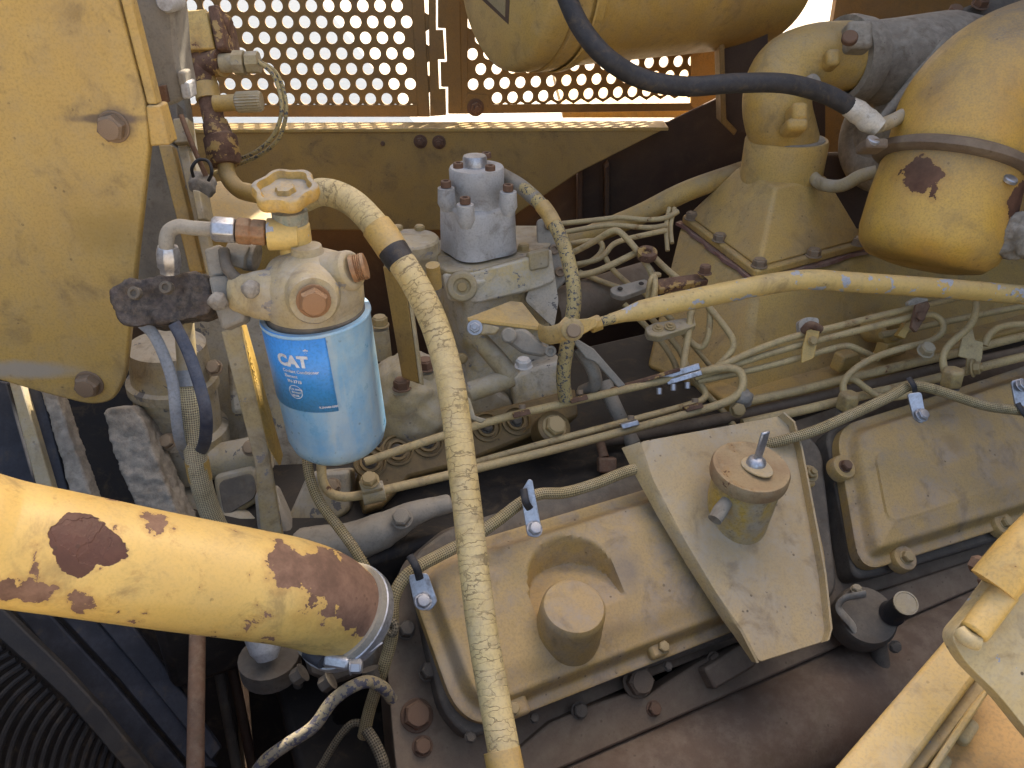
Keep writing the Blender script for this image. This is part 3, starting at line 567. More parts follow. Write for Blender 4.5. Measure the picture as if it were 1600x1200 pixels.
pipe('pull_rod', [P(283, 180, .87), P(300, 225, .87), P(322, 275, .88)], .0028, m_rust, 'thin brown rod slanting down to the cable tie', 'rod')
pipe('cable_tie_loop', [P(302, 276, .88), P(300, 262, .87), P(310, 250, .87), P(325, 252, .87), P(331, 268, .87), P(326, 282, .88)], .0018, m_rub, 'black cable tie loop left of the rusty pipe', 'cable tie')
single('wire_bundle', MB().ball(P(315, 290, .9), .016), m_crust, 'dusty grey bundle of wire below the cable tie', 'wire bundle', lump=(.008, .008, .0025))
# yellow curved surface with sun flecks behind the handwheel
single('fan_cowl', MB().lathe(P(368, 385, 1.20), V((.25, -.2, 1)), [(.001, -.2), (.07, -.2), (.072, -.05), (.07, .05), (.06, .075), (.03, .085), (.001, .086)], 40), m_yel, 'yellow rounded cowl with sun flecks behind the handwheel', 'cowl')
# ------------------------------------------------------------------ fitting stack at the top left
fs = thing('rusty_fitting_stack', 'rusty pipe fittings with a yellow block hanging beside the perforated door', 'pipe fitting', P(345, 260, .95))
mk('block', MB().prism(PP((266, 18, .93), (322, 13, .93), (336, 76, .93), (279, 79, .93)), TC, .05), m_yelr, fs, .002)
mk('flange', MB().prism(PP((323, 8, .925), (341, 5, .925), (354, 74, .925), (337, 77, .925)), TC, .06), m_rusty, fs, .003)
mk('knob', MB().lathe(P(345, 42, .95), AX, [(.016, -.005), (.016, .006), (.012, .012)], 10), m_rusty, fs)
mk('pipe', MB().tube(PP((312, 74, .95), (318, 110, .95), (326, 150, .95), (338, 205, .95)), [.0135, .0135, .0125, .0125], 18), m_rusty, fs)
mk('pipe_tee', MB().tube(PP((318, 100, .95), (348, 98, .94)), [.014, .016], 16, smooth=False), m_rusty, fs)
mk('yellow_ring', MB().tube(PP((322, 132, .949), (326, 156, .949)), .0142, 18, smooth=False), m_yel, fs)
mk('collar', MB().tube(PP((336, 192, .95), (340, 205, .95), (343, 213, .95), (344, 216, .95), (351, 252, .95), (352, 258, .95)), [.0145, .0155, .0155, .0195, .0195, .016], 22, smooth=False), m_rusty, fs)
mk('union', MB().tube(PP((345, 99, .94), (372, 98, .94)), .0108, 16, smooth=False), m_tanc, fs)
mk('union_nut', MB().tube(PP((366, 98, .94), (383, 98, .94)), .0138, 8, smooth=False), m_tanc, fs)
mk('union_nut', MB().tube(PP((386, 98, .94), (405, 97, .94)), .0125, 8, smooth=False), m_tanc, fs)
mk('test_port', MB().tube(PP((335, 162, .94), (370, 160, .94)), .0095, 16, smooth=False), m_yel, fs)
mk('knurled_cap', MB().lathe(P(369, 160, .94), P(410, 158, .94) - P(369, 160, .94), [(.0095, 0), (.0115, .002), (.0115, .027), (.010, .03)], 44, rfun=lambda w: 1 + .05 * math.cos(22 * w)), m_tanc, fs, 0, 20)
mk('bent_tube', MB().tube(PP((352, 252, .95), (356, 275, .95), (372, 295, .94), (395, 303, .92), (425, 306, .9)), .0098, 16), m_yel, fs)
pipe('thin_hose', [(404, 97, .93), (424, 113, .93), (436, 140, .93), (440, 175, .93), (428, 210, .94), (400, 237, .96), (368, 250, .98), (330, 262, 1.)], .0024, m_hose2, 'outer thin speckled black and yellow hose curling from the fittings', 'hose')
pipe('thin_hose', [(400, 93, .94), (430, 112, .94), (444, 145, .94), (447, 178, .94), (436, 215, .95), (410, 240, .97), (375, 256, .99), (335, 270, 1.01)], .0024, m_hose2, 'inner thin speckled black and yellow hose running beside its twin', 'hose')
# ------------------------------------------------------------------ coolant filter
FX, FY, FR = -.1745, .65, .0478
zt_, zb_ = zv(FX, FY, 488), zv(FX, FY, 697)
fx = lambda z: V((FX - .05 * (z - zt_), FY, z))
cf = thing('coolant_filter', 'light blue spin-on coolant filter with a darker blue printed label', 'filter', fx(zb_))
mk('canister', MB().lathe(fx(zb_), V((-.05, 0, 1)), [(.001, 0), (.03, .0), (.037, .003), (.0435, .010), (FR - .0008, .022), (FR, zt_ - zb_ - .004), (FR + .0012, zt_ - zb_ - .002), (FR + .0008, zt_ - zb_), (FR - .004, zt_ - zb_), (FR - .005, zt_ - zb_ - .006), (.001, zt_ - zb_ - .006)], 64), m_fblue, cf)
cdir = V((-FX, -FY, 0)).normalized(); crt = V((-cdir.y, cdir.x, 0))
def cyl(phi, z, r): return fx(z) + (cdir * math.cos(phi) + crt * math.sin(phi)) * r
def zfront(v, phi=0.): p = cyl(phi, 0, FR); return zv(p.x, p.y, v)
ph0, ph1 = rad(-88), rad(6); zl1, zl0 = zfront(525), zfront(643)
m = MB(); n = 26; vs = []; fcs = []
for i in range(n + 1):
    ph = ph0 + (ph1 - ph0) * i / n
    vs += [cyl(ph, zl0, FR + .0003), cyl(ph, zl1, FR + .0003)]
    if i: fcs.append([2 * i - 2, 2 * i, 2 * i + 1, 2 * i - 1])
m.add(vs, fcs); lb = mk('label', m, m_label, cf); sd_ = lb.modifiers.new('s', 'SOLIDIFY'); sd_.thickness = .0003; sd_.offset = 0
def text_mesh(s, size, bold=0.):
    cu = bpy.data.curves.new('t', 'FONT'); cu.body = s; cu.size = size; cu.offset = bold; cu.resolution_u = 3
    o = bpy.data.objects.new('t', cu); COL.objects.link(o); dg = bpy.context.evaluated_depsgraph_get()
    me = bpy.data.meshes.new_from_object(o.evaluated_get(dg)); bpy.data.objects.remove(o)
    vs = [v.co.copy() for v in me.vertices]; fs = [list(p.vertices) for p in me.polygons]; bpy.data.meshes.remove(me); return vs, fs
def print_on_can(s, size, phi, z, bold=0., name='lettering', sx=1.):
    vs, fs = text_mesh(s, size, bold); m = MB()
    m.add([cyl(phi + p.x * sx / FR, z + p.y, FR + .0011) for p in vs], fs); return mk(name, m, m_print, lb)
a0 = rad(-50)
print_on_can('CAT', .0145, a0, zfront(566, a0), .0008); print_on_can('*', .009, a0 + .56, zfront(556, a0 + .5), .0004)
print_on_can('Coolant Conditioner', .0042, rad(-46), zfront(580, rad(-40)), .0001, sx=.92); print_on_can('Element', .0042, rad(-45), zfront(588, rad(-40)), .0001, sx=.92)
print_on_can('9N-3718', .0042, rad(-43), zfront(596, rad(-40)), .00012, sx=.92); print_on_can('9.2N440-0301', .0028, rad(-13), zfront(636, 0), .0001)
m = MB(); cz = zfront(612, rad(-36)); cph = rad(-36)
for R_ in (.0068,):
    k = 40; vs = []
    for i in range(k):
        w = 2 * math.pi * i / k
        for rr in (R_, R_ - .0006): vs.append(cyl(cph + rr * math.cos(w) / FR, cz + rr * math.sin(w), FR + .0006))
    m.add(vs, [[2 * i, (2 * i + 2) % (2 * k), (2 * i + 3) % (2 * k), 2 * i + 1] for i in range(k)])
mk('stamp_ring', m, m_print, lb)
for j, (dz, s_) in enumerate(((.0022, 'CAL WARR'), (-.0010, 'DO NOT'), (-.0042, 'REUSE'))): print_on_can(s_, .0024, cph - .0048 / FR * (1 if j == 0 else .72), cz + dz, .0001)
# filter head
fh = thing('filter_head', 'dusty yellow cast filter head on top of the blue filter with a copper plug', 'filter head', fx(zt_))
mk('gasket_ring', MB().lathe(fx(zt_ - .004), UP, [(.043, 0), (.0435, .007), (.041, .010)], 48), m_castd, fh)
mk('casting', MB().lathe(fx(zt_ + .004), UP, [(.0425, 0), (.0445, .006), (.0445, .020), (.042, .032), (.034, .043), (.022, .049), (.014, .052), (.0125, .058)], 48), m_tanc, fh)
bq = P(490, 470, .655); bd = (cdir + UP * .15).normalized()
mk('boss', MB().lathe(bq, bd, [(.026, -.03), (.021, -.004), (.019, 0), (.001, 0)], 30), m_tanc, fh)
bolt(fh, bq, bd, .0115, m_copper, 'plug', h=.8)
pq = P(553, 420, .675)
mk('side_boss', MB().tube([P(515, 432, .69), P(553, 420, .678)], [.020, .0165], 24, smooth=False), m_tanc, fh, .003)
mk('threaded_plug', MB().lathe(pq, P(572, 415, .675) - pq, [(.0115, -.002), (.0115, .0018), (.0105, .0022), (.0115, .003), (.0105, .0038), (.0115, .0046), (.0105, .0054), (.0115, .0062), (.0105, .007), (.0115, .0078), (.011, .0105), (.009, .011)], 24), m_copper, fh)
mk('arm', MB().tube(PP((475, 462, .70), (445, 462, .69), (415, 462, .685), (388, 460, .685), (368, 458, .69)), [.026, .0245, .022, .0185, .0175], 24, flat=.75, ref=UP), m_tanc, fh, lump=(.004, .02, .002))
mk('arm_plug', MB().ball(P(392, 452, .668), .008), m_crust, fh, lump=(.003, .006, .0015))
for i_, (s_, u, v) in enumerate((('2P1', 468, 424), ('1L', 480, 438))): pass
# handwheel valve
vx, vy = P(462, 400, .70).x, P(462, 400, .70).y
vvp = lambda v, u=None: V((vx, vy, zv(vx, vy, v)))
hv = thing('handwheel_valve', 'yellow shut-off valve with a lobed handwheel above the blue filter', 'valve', vvp(412))
mk('valve_body', MB().lathe(vvp(414), UP, [(.0155, 0), (.013, .004), (.0125, .018), (.0155, .021), (.0155, .036), (.013, .039), (.012, .043)], 26), m_rod, hv)
mk('bonnet', MB().lathe(vvp(349), UP, [(.0145, 0), (.0150, .003), (.0150, .011), (.011, .013), (.006, .017), (.005, .03)], 24), m_ptfe, hv)
lob = lambda w: 1 + .075 * math.cos(6 * w + .4)
mk('handwheel', MB().lathe(vvp(312), UP + TC * .38, [(.004, -.002), (.010, -.002), (.020, .000), (.0255, .003), (.027, .007), (.0265, .0125), (.0248, .0145), (.0215, .0145), (.0195, .0085), (.0085, .0085), (.007, .0125), (.0015, .0130)], 72, rfun=lob), m_wheel, hv, 0, 50)
mk('side_port', MB().tube(PP((466, 366, .685), (440, 366, .682), (418, 366, .68)), [.0125, .0135, .0135], 22, smooth=False), m_rod, hv, .001)
cpo = P(416, 364, .68); cpd = P(362, 360, .675) - cpo
mk('copper_union', MB().lathe(cpo, cpd, [(.0105, 0), (.0115, .001), (.0115, .010), (.0105, .012), (.0118, .013), (.0118, .022), (.0105, .024)], 8), m_copper, hv, .0008)
spo = P(366, 360, .675)
mk('zinc_nut', MB().lathe(spo, cpd, [(.010, -.001), (.0112, .001), (.0112, .015), (.009, .018)], 8), m_galv, hv, .0008)
mk('steel_tube', MB().tube(PP((345, 359, .675), (300, 356, .675), (278, 354, .675), (264, 362, .675), (260, 380, .677), (262, 392, .68)), .0062, 16), m_cast, hv)
mk('zinc_nut', MB().lathe(P(262, 385, .68), P(265, 420, .69) - P(262, 385, .68), [(.0085, 0), (.0098, .004), (.0105, .008), (.0105, .017), (.0085, .02), (.0085, .024)], 8), m_galv, hv, .0006)
# gunk covered clamp block, brackets, straps
gb = thing('clamp_block', 'black oily dirt caked clamp block hanging left of the filter', 'block', P(250, 515, .70))
mk('block', MB().prism(rounded(PP((169, 449, .70), (208, 434, .70), (318, 424, .70), (330, 455, .70), (328, 492, .70), (250, 508, .70), (206, 512, .70), (180, 500, .70), (169, 470, .70)), .006), TC, .035), m_gunk, gb, lump=(.012, .024, .002))
for u, v in ((214, 459), (263, 450)): bolt(gb, P(u, v, .688), TC, .0055, m_castd, kind='sock', h=1.2)
gbk = thing('grey_bracket', 'dust covered grey bracket between the clamp block and the filter head', 'bracket', P(350, 510, .72))
mk('upright', MB().prism(PP((317, 389, .69), (343, 380, .69), (352, 430, .69), (326, 436, .69)), TC, .03), m_cast, gbk, .003)
mk('plate', MB().prism(PP((324, 432, .685), (372, 428, .685), (378, 458, .685), (382, 500, .685), (346, 516, .685), (334, 480, .685)), TC, .02), m_cast, gbk, .003)
mk('bolt_lump', MB().ball(P(341, 471, .675), .008), m_crust, gbk, lump=(.004, .006, .0015))
mk('nut_stack', MB().tube(PP((356, 395, .70), (388, 404, .70)), [.0115, .0115], 6, smooth=False), m_cast, gbk, .001)
mk('nut_stack', MB().tube(PP((384, 398, .71), (402, 402, .71)), [.014, .013], 12, smooth=False), m_crust, gbk, .001)
mk('hook', MB().tube(PP((350, 392, .69), (356, 420, .68), (372, 436, .68), (392, 440, .685)), .005, 10), m_castd, gbk)
pipe('strap', [(222, 505, .715), (238, 520, .715), (258, 560, .72), (270, 600, .725), (274, 640, .73), (280, 685, .745), (292, 715, .785)], .0052, m_strap, 'pale blue grey strap hanging left of the woven hose', 'strap', flat=.35, ref=AX)
pipe('strap', [(272, 505, .70), (292, 545, .70), (308, 590, .70), (321, 640, .705), (321, 685, .73), (308, 715, .785)], .0056, m_strap2, 'dark blue strap crossing in front of the woven hose', 'strap', flat=.35, ref=AX)
wh = thing('woven_hose', 'cream woven hose hanging down from the clamp block with a yellow band', 'hose', P(345, 830, .82))
mk('rubber_end', MB().tube(PP((287, 500, .735), (291, 550, .74), (294, 605, .745)), .0088, 18), m_tanc, wh)
mk('rubber_band', MB().tube(PP((293, 578, .7425), (295, 603, .7435)), .0096, 18), m_strap, wh)
mk('sleeve', MB().tube(PP((294, 602, .745), (298, 640, .75), (303, 690, .765), (311, 740, .78), (325, 790, .80), (345, 835, .82), (370, 880, .85)), .0105, 20), m_braidb, wh)
mk('band', MB().tube(PP((307, 718, .774), (313, 748, .784)), .0112, 20, smooth=False), m_yel, wh)
# flat bracket bar in front of the gear housing
bb = thing('bracket_bar', 'long dusty yellow bracket bar running down left of the blue filter', 'bracket', P(440, 860, .80))
mk('face', MB().prism(PP((345, 518, .72), (375, 508, .72), (418, 700, .78), (440, 830, .82), (474, 1010, .88), (430, 1010, .88), (408, 840, .82), (398, 725, .78)), TC, .006), m_tanc, bb, .001)
mk('side_lip', MB().prism(PP((375, 508, .72), (382, 506, .735), (440, 712, .80), (436, 728, .79), (418, 700, .78)), TC, .006), m_yel, bb, .001)
# ------------------------------------------------------------------ cracked painted hose
ch = thing('cracked_hose', 'long cracked yellow painted hose running from the handwheel down to the bottom edge', 'hose', P(792, 1200, .62))
HP = [(470, 312, .745), (505, 300, .735), (545, 313, .73), (580, 345, .725), (612, 388, .72), (645, 437, .715), (676, 500, .71), (698, 570, .705), (711, 640, .70), (721, 720, .69), (731, 800, .68), (742, 900, .665), (756, 1000, .65), (772, 1090, .635), (785, 1160, .62), (797, 1230, .61)]
mk('hose', MB().tube(PP(*HP), .0126, 24, 10), m_hose, ch)
mk('clamp_sleeve', MB().tube(PP((588, 354, .7235), (600, 370, .722), (613, 390, .72)), [.0142, .0146, .0142], 24), m_yel, ch)
mk('torn_sleeve', MB().tube(PP((609, 384, .72), (616, 394, .719), (627, 411, .7175)), [.0132, .0139, .0131], 24), m_rub, ch)
mk('end_fitting', MB().tube(PP((784, 1172, .618), (795, 1230, .608)), .0142, 24, smooth=False), m_yel, ch)
# ------------------------------------------------------------------ fuel pump / governor with aluminium cap
px_, py_ = -.044, 1.0
pv = lambda v, dx=0., dy=0.: V((px_ + dx, py_ + dy, zv(px_ + dx, py_ + dy, v)))
fpump = thing('fuel_pump_governor', 'dusty cast governor housing with a bare aluminium cap in the middle of the engine', 'pump', pv(640))
zc = pv(388).z
cl = lambda w: 1 + .09 * math.cos(4 * w + .9)
mk('aluminium_body', MB().lathe(V((px_, py_, zc)), UP, [(.047, 0), (.046, .012), (.0455, .03), (.0445, .055), (.0425, .058), (.034, .060)], 64, rfun=cl), m_alu, fpump, 0, 42)
mk('aluminium_cap', MB().lathe(V((px_, py_, zc + .058)), UP, [(.0325, 0), (.0325, .022), (.034, .024), (.0345, .046), (.033, .049), (.018, .0495)], 56), m_alu, fpump)
mk('cap_boss', MB().lathe(V((px_ - .002, py_, zc + .106)), UP, [(.0155, 0), (.0150, .012), (.0138, .0145), (.001, .015)], 36), m_galv, fpump)
for u, v, d in ((716, 262, .965), (766, 266, .965), (760, 246, 1.01)): bolt(fpump, P(u, v, d), UP, .0062, m_boltr, kind='sock', h=1.0)
for u, v, d, h in ((727, 318, .952, 4.2), (697, 292, .975, 3), (794, 298, .97, 3)):
    p = P(u, v, d); mk('bolt_boss', MB().lathe(p - UP * .020, UP, [(.0065, -.010), (.0112, 0), (.0102, .019)], 18), m_alu, fpump); bolt(fpump, p, UP, .0064, m_boltr, kind='sock', h=1.2)
PTp = Plane(pv(392), UP)
tfl = mk('top_flange', MB().prism(rounded(PTp.pts((668, 388), (690, 372), (800, 352), (858, 352), (862, 380), (835, 396), (745, 421), (700, 424), (668, 408)), .008), UP, .010), m_tanc, fpump, .002)
for u, v in ((678, 396), (742, 400), (818, 391)): bolt(tfl, PTp.at(u, v), UP, .0075, m_bolty, h=1.0)
PFp = Plane(P(760, 450, 1.015), (TC + NN * .3 + UP * -.1))
body = [(672, 414), (702, 424), (745, 422), (835, 398), (862, 382), (872, 470), (862, 540), (880, 610), (872, 655), (700, 655), (688, 560), (676, 470)]
bcx = V((px_ + .014, py_ + .008, PTp.p.z - .0105))
def brect(h, a, b, sh=0.): return rounded([bcx + UP * h + E * (a * i) + NN * (b * j + sh) for i, j in ((-1, 1), (1, 1), (1, -1), (-1, -1))], .014)
mk('casting', MB().loft([brect(-.27, .085, .075, .01), brect(-.20, .08, .07, .01), brect(-.145, .066, .066, .008), brect(-.115, .060, .066, .004), brect(-.07, .064, .070), brect(0, .064, .070)]), m_pale, fpump, lump=(.008, .035, .0035))
mk('casting_block', MB().prism(rounded(PFp.off(.004).pts((800, 588), (842, 572), (882, 562), (890, 640), (862, 656), (806, 660)), .008), PFp.n, .07), m_pale, fpump, .008, seg=3)
mk('wedge', MB().prism(rounded(PFp.off(.006).pts((836, 428), (862, 398), (873, 470), (866, 512), (852, 500), (820, 470)), .006), PFp.n, .05), m_pale, fpump, .006, seg=3)
mk('base_foot', MB().prism(rounded(PFp.off(-.004).pts((700, 612), (760, 600), (800, 625), (806, 662), (740, 672), (700, 660)), .008), PFp.n, .06), m_tanc, fpump, .008, seg=3)
for u, v in ((722, 560), (748, 470)): bolt(fpump, PFp.at(u, v), PFp.n, .006, m_bolty)
PF2 = PFp.off(.012)
mk('pump_block', MB().prism(rounded(PF2.pts((690, 428), (745, 424), (835, 400), (862, 388), (868, 440), (840, 452), (745, 475), (700, 470)), .006), PFp.n, .05), m_pale, fpump, .006)
mk('port_boss', MB().lathe(PF2.off(.008).at(722, 448), PFp.n, [(.019, -.03), (.019, 0), (.017, .002), (.0105, .002), (.010, -.002), (.001, -.002)], 32), m_tanc, fpump, .001)
bolt(fpump, PF2.off(.004).at(722, 448), PFp.n, .0062, m_bolty, kind='plain', h=.8)
mk('side_block', MB().prism(rounded(PF2.off(.004).pts((826, 395), (858, 388), (858, 418), (828, 424)), .004), PFp.n, .03), m_tanc, fpump, .004)
mk('side_post', MB().tube(PP((676, 414, .955), (680, 448, .975)), .0085, 16, smooth=False), m_yel, fpump)
mk('web_rib', MB().tube(PP((748, 530, .955), (775, 560, .955), (800, 590, .96)), [.011, .012, .012], 12), m_tanc, fpump)
mk('web_rib', MB().tube(PP((800, 590, .96), (770, 600, .955), (735, 612, .955)), [.011, .012, .012], 12), m_tanc, fpump)
bolt(fpump, P(818, 572, .915), UP, .0085, m_alu, h=.9)
# lever of the governor
lv = thing('governor_lever', 'yellow bent sheet lever pinned to the front of the governor', 'lever', P(800, 520, .93))
mk('sheet', MB().prism(PP((730, 496, .925), (798, 470, .965), (816, 472, .965), (848, 512, .935)), UP + TC * .5, .003), m_yel, lv, .0008)
mk('front_edge', MB().prism(PP((730, 496, .925), (848, 511, .933), (847, 517, .933), (731, 502, .925)), TC, .004), m_yel, lv, .0006)
mk('pivot_arm', MB().prism(rounded(PP((729, 500, .928), (760, 504, .928), (782, 512, .928), (776, 522, .928), (744, 524, .928), (730, 518, .928)), .008), TC, .008), m_tanc, lv, .002)
bolt(lv, P(742, 512, .926), TC, .0062, m_galv, kind='nut')
mk('cam_plate', MB().prism(rounded(PP((786, 518, .925), (820, 512, .925), (840, 530, .925), (862, 545, .925), (850, 558, .925), (815, 552, .925), (800, 540, .925), (784, 530, .925)), .006), TC, .014), m_cast, lv, .004)
mk('cam_roller', MB().lathe(P(795, 524, .918), TC, [(.009, -.01), (.009, 0), (.007, .002)], 20), m_cast, lv)
mk('clevis_bend', MB().tube(PP((844, 520, .925), (858, 524, .905), (880, 518, .895), (893, 505, .90)), .0105, 12, flat=.3, ref=UP), m_yel, lv)
bolt(lv, P(860, 549, .915), TC, .0065, m_cast, kind='sock', h=1)
# control rod
rd = thing('control_rod', 'yellow control rod with chipped paint crossing the right half to the governor lever', 'rod', P(1250, 470, 1.0))
mk('tube', MB().tube(PP((952, 499, .905), (975, 493, .908), (1003, 485, .912), (1100, 464, .925), (1190, 446, .94), (1235, 439, .948), (1270, 437, .955), (1330, 441, .965), (1450, 449, .985), (1640, 464, 1.02)), [.0062, .0075, .0118, .0122, .0122, .0122, .0122, .0122, .0122, .0122], 22), m_rod, rd)
mk('threaded_end', MB().tube(PP((925, 507, .90), (960, 497, .905)), .0058, 14, smooth=False), m_hose2, rd)
for s_ in (-1, 1):
    mk('clevis', MB().prism(rounded(PP((884, 507 - 6, .898 - s_ * .008), (930, 496, .898 - s_ * .008), (936, 508, .898 - s_ * .008), (905, 526, .898 - s_ * .008), (886, 526, .898 - s_ * .008)), .004), TC, .004), m_yel, rd, .001)
mk('clevis_neck', MB().tube(PP((922, 509, .90), (938, 503, .902)), .0092, 8, smooth=False), m_yel, rd, .001)
bolt(rd, P(896, 517, .885), TC, .008, m_bolt, 'pin', kind='plain', h=.9); mk('pin_collar', MB().lathe(P(895, 515, .888), TC, [(.0125, -.004), (.0125, .0), (.011, .001)], 28), m_bolty, rd)
# ------------------------------------------------------------------ pieces round the governor
cap = thing('round_cover', 'flat round tan cover behind the cracked hose', 'cover', P(640, 400, 1.0))
cy = V((P(640, 375, 1.0).x, P(640, 375, 1.0).y, P(640, 375, 1.0).z))
mk('disc', MB().lathe(cy, UP, [(.034, -.05), (.034, -.016), (.037, -.015), (.037, 0), (.035, .0025), (.001, .003)], 40), m_tanc, cap)
PCp = Plane(cy, UP); bolt(cap, PCp.at(656, 362), UP, .0065, m_bolty, h=1.1); bolt(cap, PCp.at(622, 362), UP, .0065, m_bolty, h=1.1)
bar('flat_stay', [(598, 415), (632, 428), (655, 600), (628, 590)], [.87, .86, .90, .92], .006, m_beam, 'brown flat stay running down behind the cracked hose', 'stay')
bar('stay_edge', [(633, 428), (638, 428), (662, 602), (655, 600)], [.858, .862, .902, .898], .008, m_tanc, 'narrow tan flat bar along the right edge of the brown stay', 'stay')
lh = thing('pump_end_housing', 'dusty tan casting with bolts between the blue filter and the governor', 'casting', P(640, 660, 1.0))
mk('casting', MB().lathe(P(645, 665, 1.0), UP, [(.050, 0), (.052, .03), (.045, .07), (.030, .09), (.012, .1)], 36), m_tanc, lh, lump=(.012, .03, .004))
for u, v, d in ((628, 606, .93), (665, 575, .94), (594, 508, .98)):
    mk('bolt_post', MB().lathe(P(u, v + 16, d + .01), UP, [(.0125, -.03), (.0115, .01)], 18), m_tanc, lh); bolt(lh, P(u, v, d), UP, .0092, m_boltr if v > 520 else m_bolty, h=1.1)
bar('lever_link', [(722, 610), (735, 625), (742, 650), (760, 655), (752, 662), (735, 655), (722, 628)], .93, .006, m_tanc, 'bent tan strap just right of the cracked hose above the long pipe', 'strap')
# small flaking hose right of the governor
sh = thing('speckled_hose', 'flaking speckled hose curving down right of the governor', 'hose', P(890, 600, .98))
mk('hose', MB().tube(PP((770, 268, 1.03), (795, 280, 1.02), (825, 300, 1.0), (852, 328, .985), (875, 368, .97), (890, 415, .96), (897, 460, .955), (893, 505, .955), (885, 545, .96), (880, 590, .97), (884, 625, .98)), .0088, 18), m_hose2, sh)
mk('sleeve', MB().tube(PP((847, 321, .987), (858, 336, .981), (866, 351, .976)), .0098, 18), m_yel, sh)
mk('grey_section', MB().tube(PP((785, 274, 1.024), (812, 290, 1.009), (838, 312, .993)), .0094, 18), m_cast, sh)
PT3 = Plane(P(865, 400, 1.08), TC)
tp = thing('bolted_end_plate', 'grey plate with three bolts behind the speckled hose', 'plate', P(865, 455, 1.08))
mk('plate', MB().prism(rounded(PT3.pts((838, 343), (862, 338), (880, 372), (892, 430), (862, 462), (842, 440)), .006), TC, .012), m_cast, tp, .002)
for u, v in ((858, 352), (866, 390), (875, 425)): bolt(tp, PT3.at(u, v), TC, .0068, m_bolt, kind='sock', h=.6)
pipe('pump_shaft_housing', [(860, 487, 1.12), (930, 465, 1.15), (1010, 440, 1.19)], .030, m_exhp, 'purple brown shaft housing running right behind the speckled hose', 'housing')
bar('sheet_bracket', [(893, 531), (903, 530), (928, 545), (978, 602), (966, 606), (930, 566), (915, 560)], .97, .006, m_cast, 'bent grey sheet bracket below the clevis', 'bracket')
pipe('grey_stub_pipe', [(905, 545, .99), (925, 575, .99), (930, 600, 1.0), (910, 612, 1.02)], .0085, m_cast, 'short grey pipe bent under the clevis', 'pipe')
# ------------------------------------------------------------------ fuel lines
G1 = 'fuel lines over the engine'
def fuel(pts, r, label, mat=None, **k): return pipe('fuel_line', bend(PP(*pts), .03), r * .80, mat or m_line, label, 'fuel line', G1, seg=12, smooth=False, **k)
LA = [(570, 722, .91), (640, 698, .925), (720, 672, .945), (800, 649, .965), (900, 626, .99), (1000, 603, 1.015), (1085, 583, 1.035)]
fuel(LA, .0062, 'upper long fuel line from under the filter to the white clamp')
fuel([(502, 725, .87), (503, 752, .87), (515, 773, .872), (545, 778, .88), (600, 766, .89), (720, 738, .92), (860, 704, .95), (985, 671, .98), (1080, 645, 1.0), (1140, 628, 1.015), (1162, 608, 1.02), (1160, 580, 1.03), (1135, 573, 1.035), (1085, 583, 1.04)], .0066, 'lower long fuel line curling up in a loop at its right end')
fuel([(735, 725, .95), (860, 690, .97), (985, 657, 1.0), (1080, 632, 1.03), (1105, 622, 1.04), (1098, 604, 1.05), (1080, 588, 1.06), (1068, 560, 1.07)], .0055, 'long fuel line directly behind the lower one, bending up to the rack')
fuel([(1085, 585, 1.04), (1130, 570, 1.04), (1185, 545, 1.04), (1235, 527, 1.045), (1300, 512, 1.055), (1380, 492, 1.07), (1450, 476, 1.08), (1510, 462, 1.1)], .0056, 'uppermost of the three fuel lines through the yellow strap clamp')
fuel([(1085, 590, 1.045), (1150, 570, 1.045), (1200, 553, 1.045), (1270, 534, 1.05), (1350, 514, 1.06), (1430, 494, 1.07), (1458, 490, 1.075), (1474, 502, 1.075), (1474, 520, 1.07), (1455, 534, 1.065), (1400, 546, 1.055), (1352, 564, 1.04), (1322, 588, 1.03), (1316, 605, 1.03), (1322, 622, 1.03)], .0056, 'middle fuel line making a hairpin below the rusty clamp and dropping to a nut')
fuel([(1090, 596, 1.05), (1160, 582, 1.05), (1240, 562, 1.05), (1290, 547, 1.055), (1325, 538, 1.06), (1345, 548, 1.065), (1372, 560, 1.08)], .0054, 'lowest of the three fuel lines through the yellow strap clamp')
fuel([(1165, 628, 1.06), (1250, 610, 1.07), (1320, 592, 1.08), (1460, 560, 1.11), (1620, 520, 1.15)], .0078, 'straight fuel line on top of the row of long pipes at right')
fuel([(940, 690, 1.03), (1060, 668, 1.05), (1160, 648, 1.07), (1300, 616, 1.09), (1460, 578, 1.12), (1620, 545, 1.15)], .0100, 'dark brown pipe in the middle of the row of long pipes at right', m_exhp)
fuel([(1160, 662, 1.04), (1250, 642, 1.05), (1340, 620, 1.06), (1460, 592, 1.08), (1620, 552, 1.11)], .0078, 'straight tan fuel line lowest in the row of long pipes at right')
fuel([(1318, 592, 1.045), (1335, 592, 1.045), (1352, 606, 1.045), (1372, 620, 1.045), (1400, 622, 1.05), (1430, 614, 1.06)], .0056, 'short fuel line with an S bend beside the left hex nut')
fuel([(1526, 462, 1.06), (1525, 490, 1.055), (1515, 512, 1.05), (1485, 535, 1.04), (1472, 555, 1.035), (1475, 578, 1.035), (1483, 595, 1.035)], .0058, 'fuel line dropping from the control rod to the right hex nut')
fuel([(1538, 540, 1.07), (1545, 522, 1.07), (1562, 510, 1.075), (1590, 506, 1.08), (1640, 508, 1.1)], .0058, 'fuel line arching to the right edge beside the zigzag bracket')
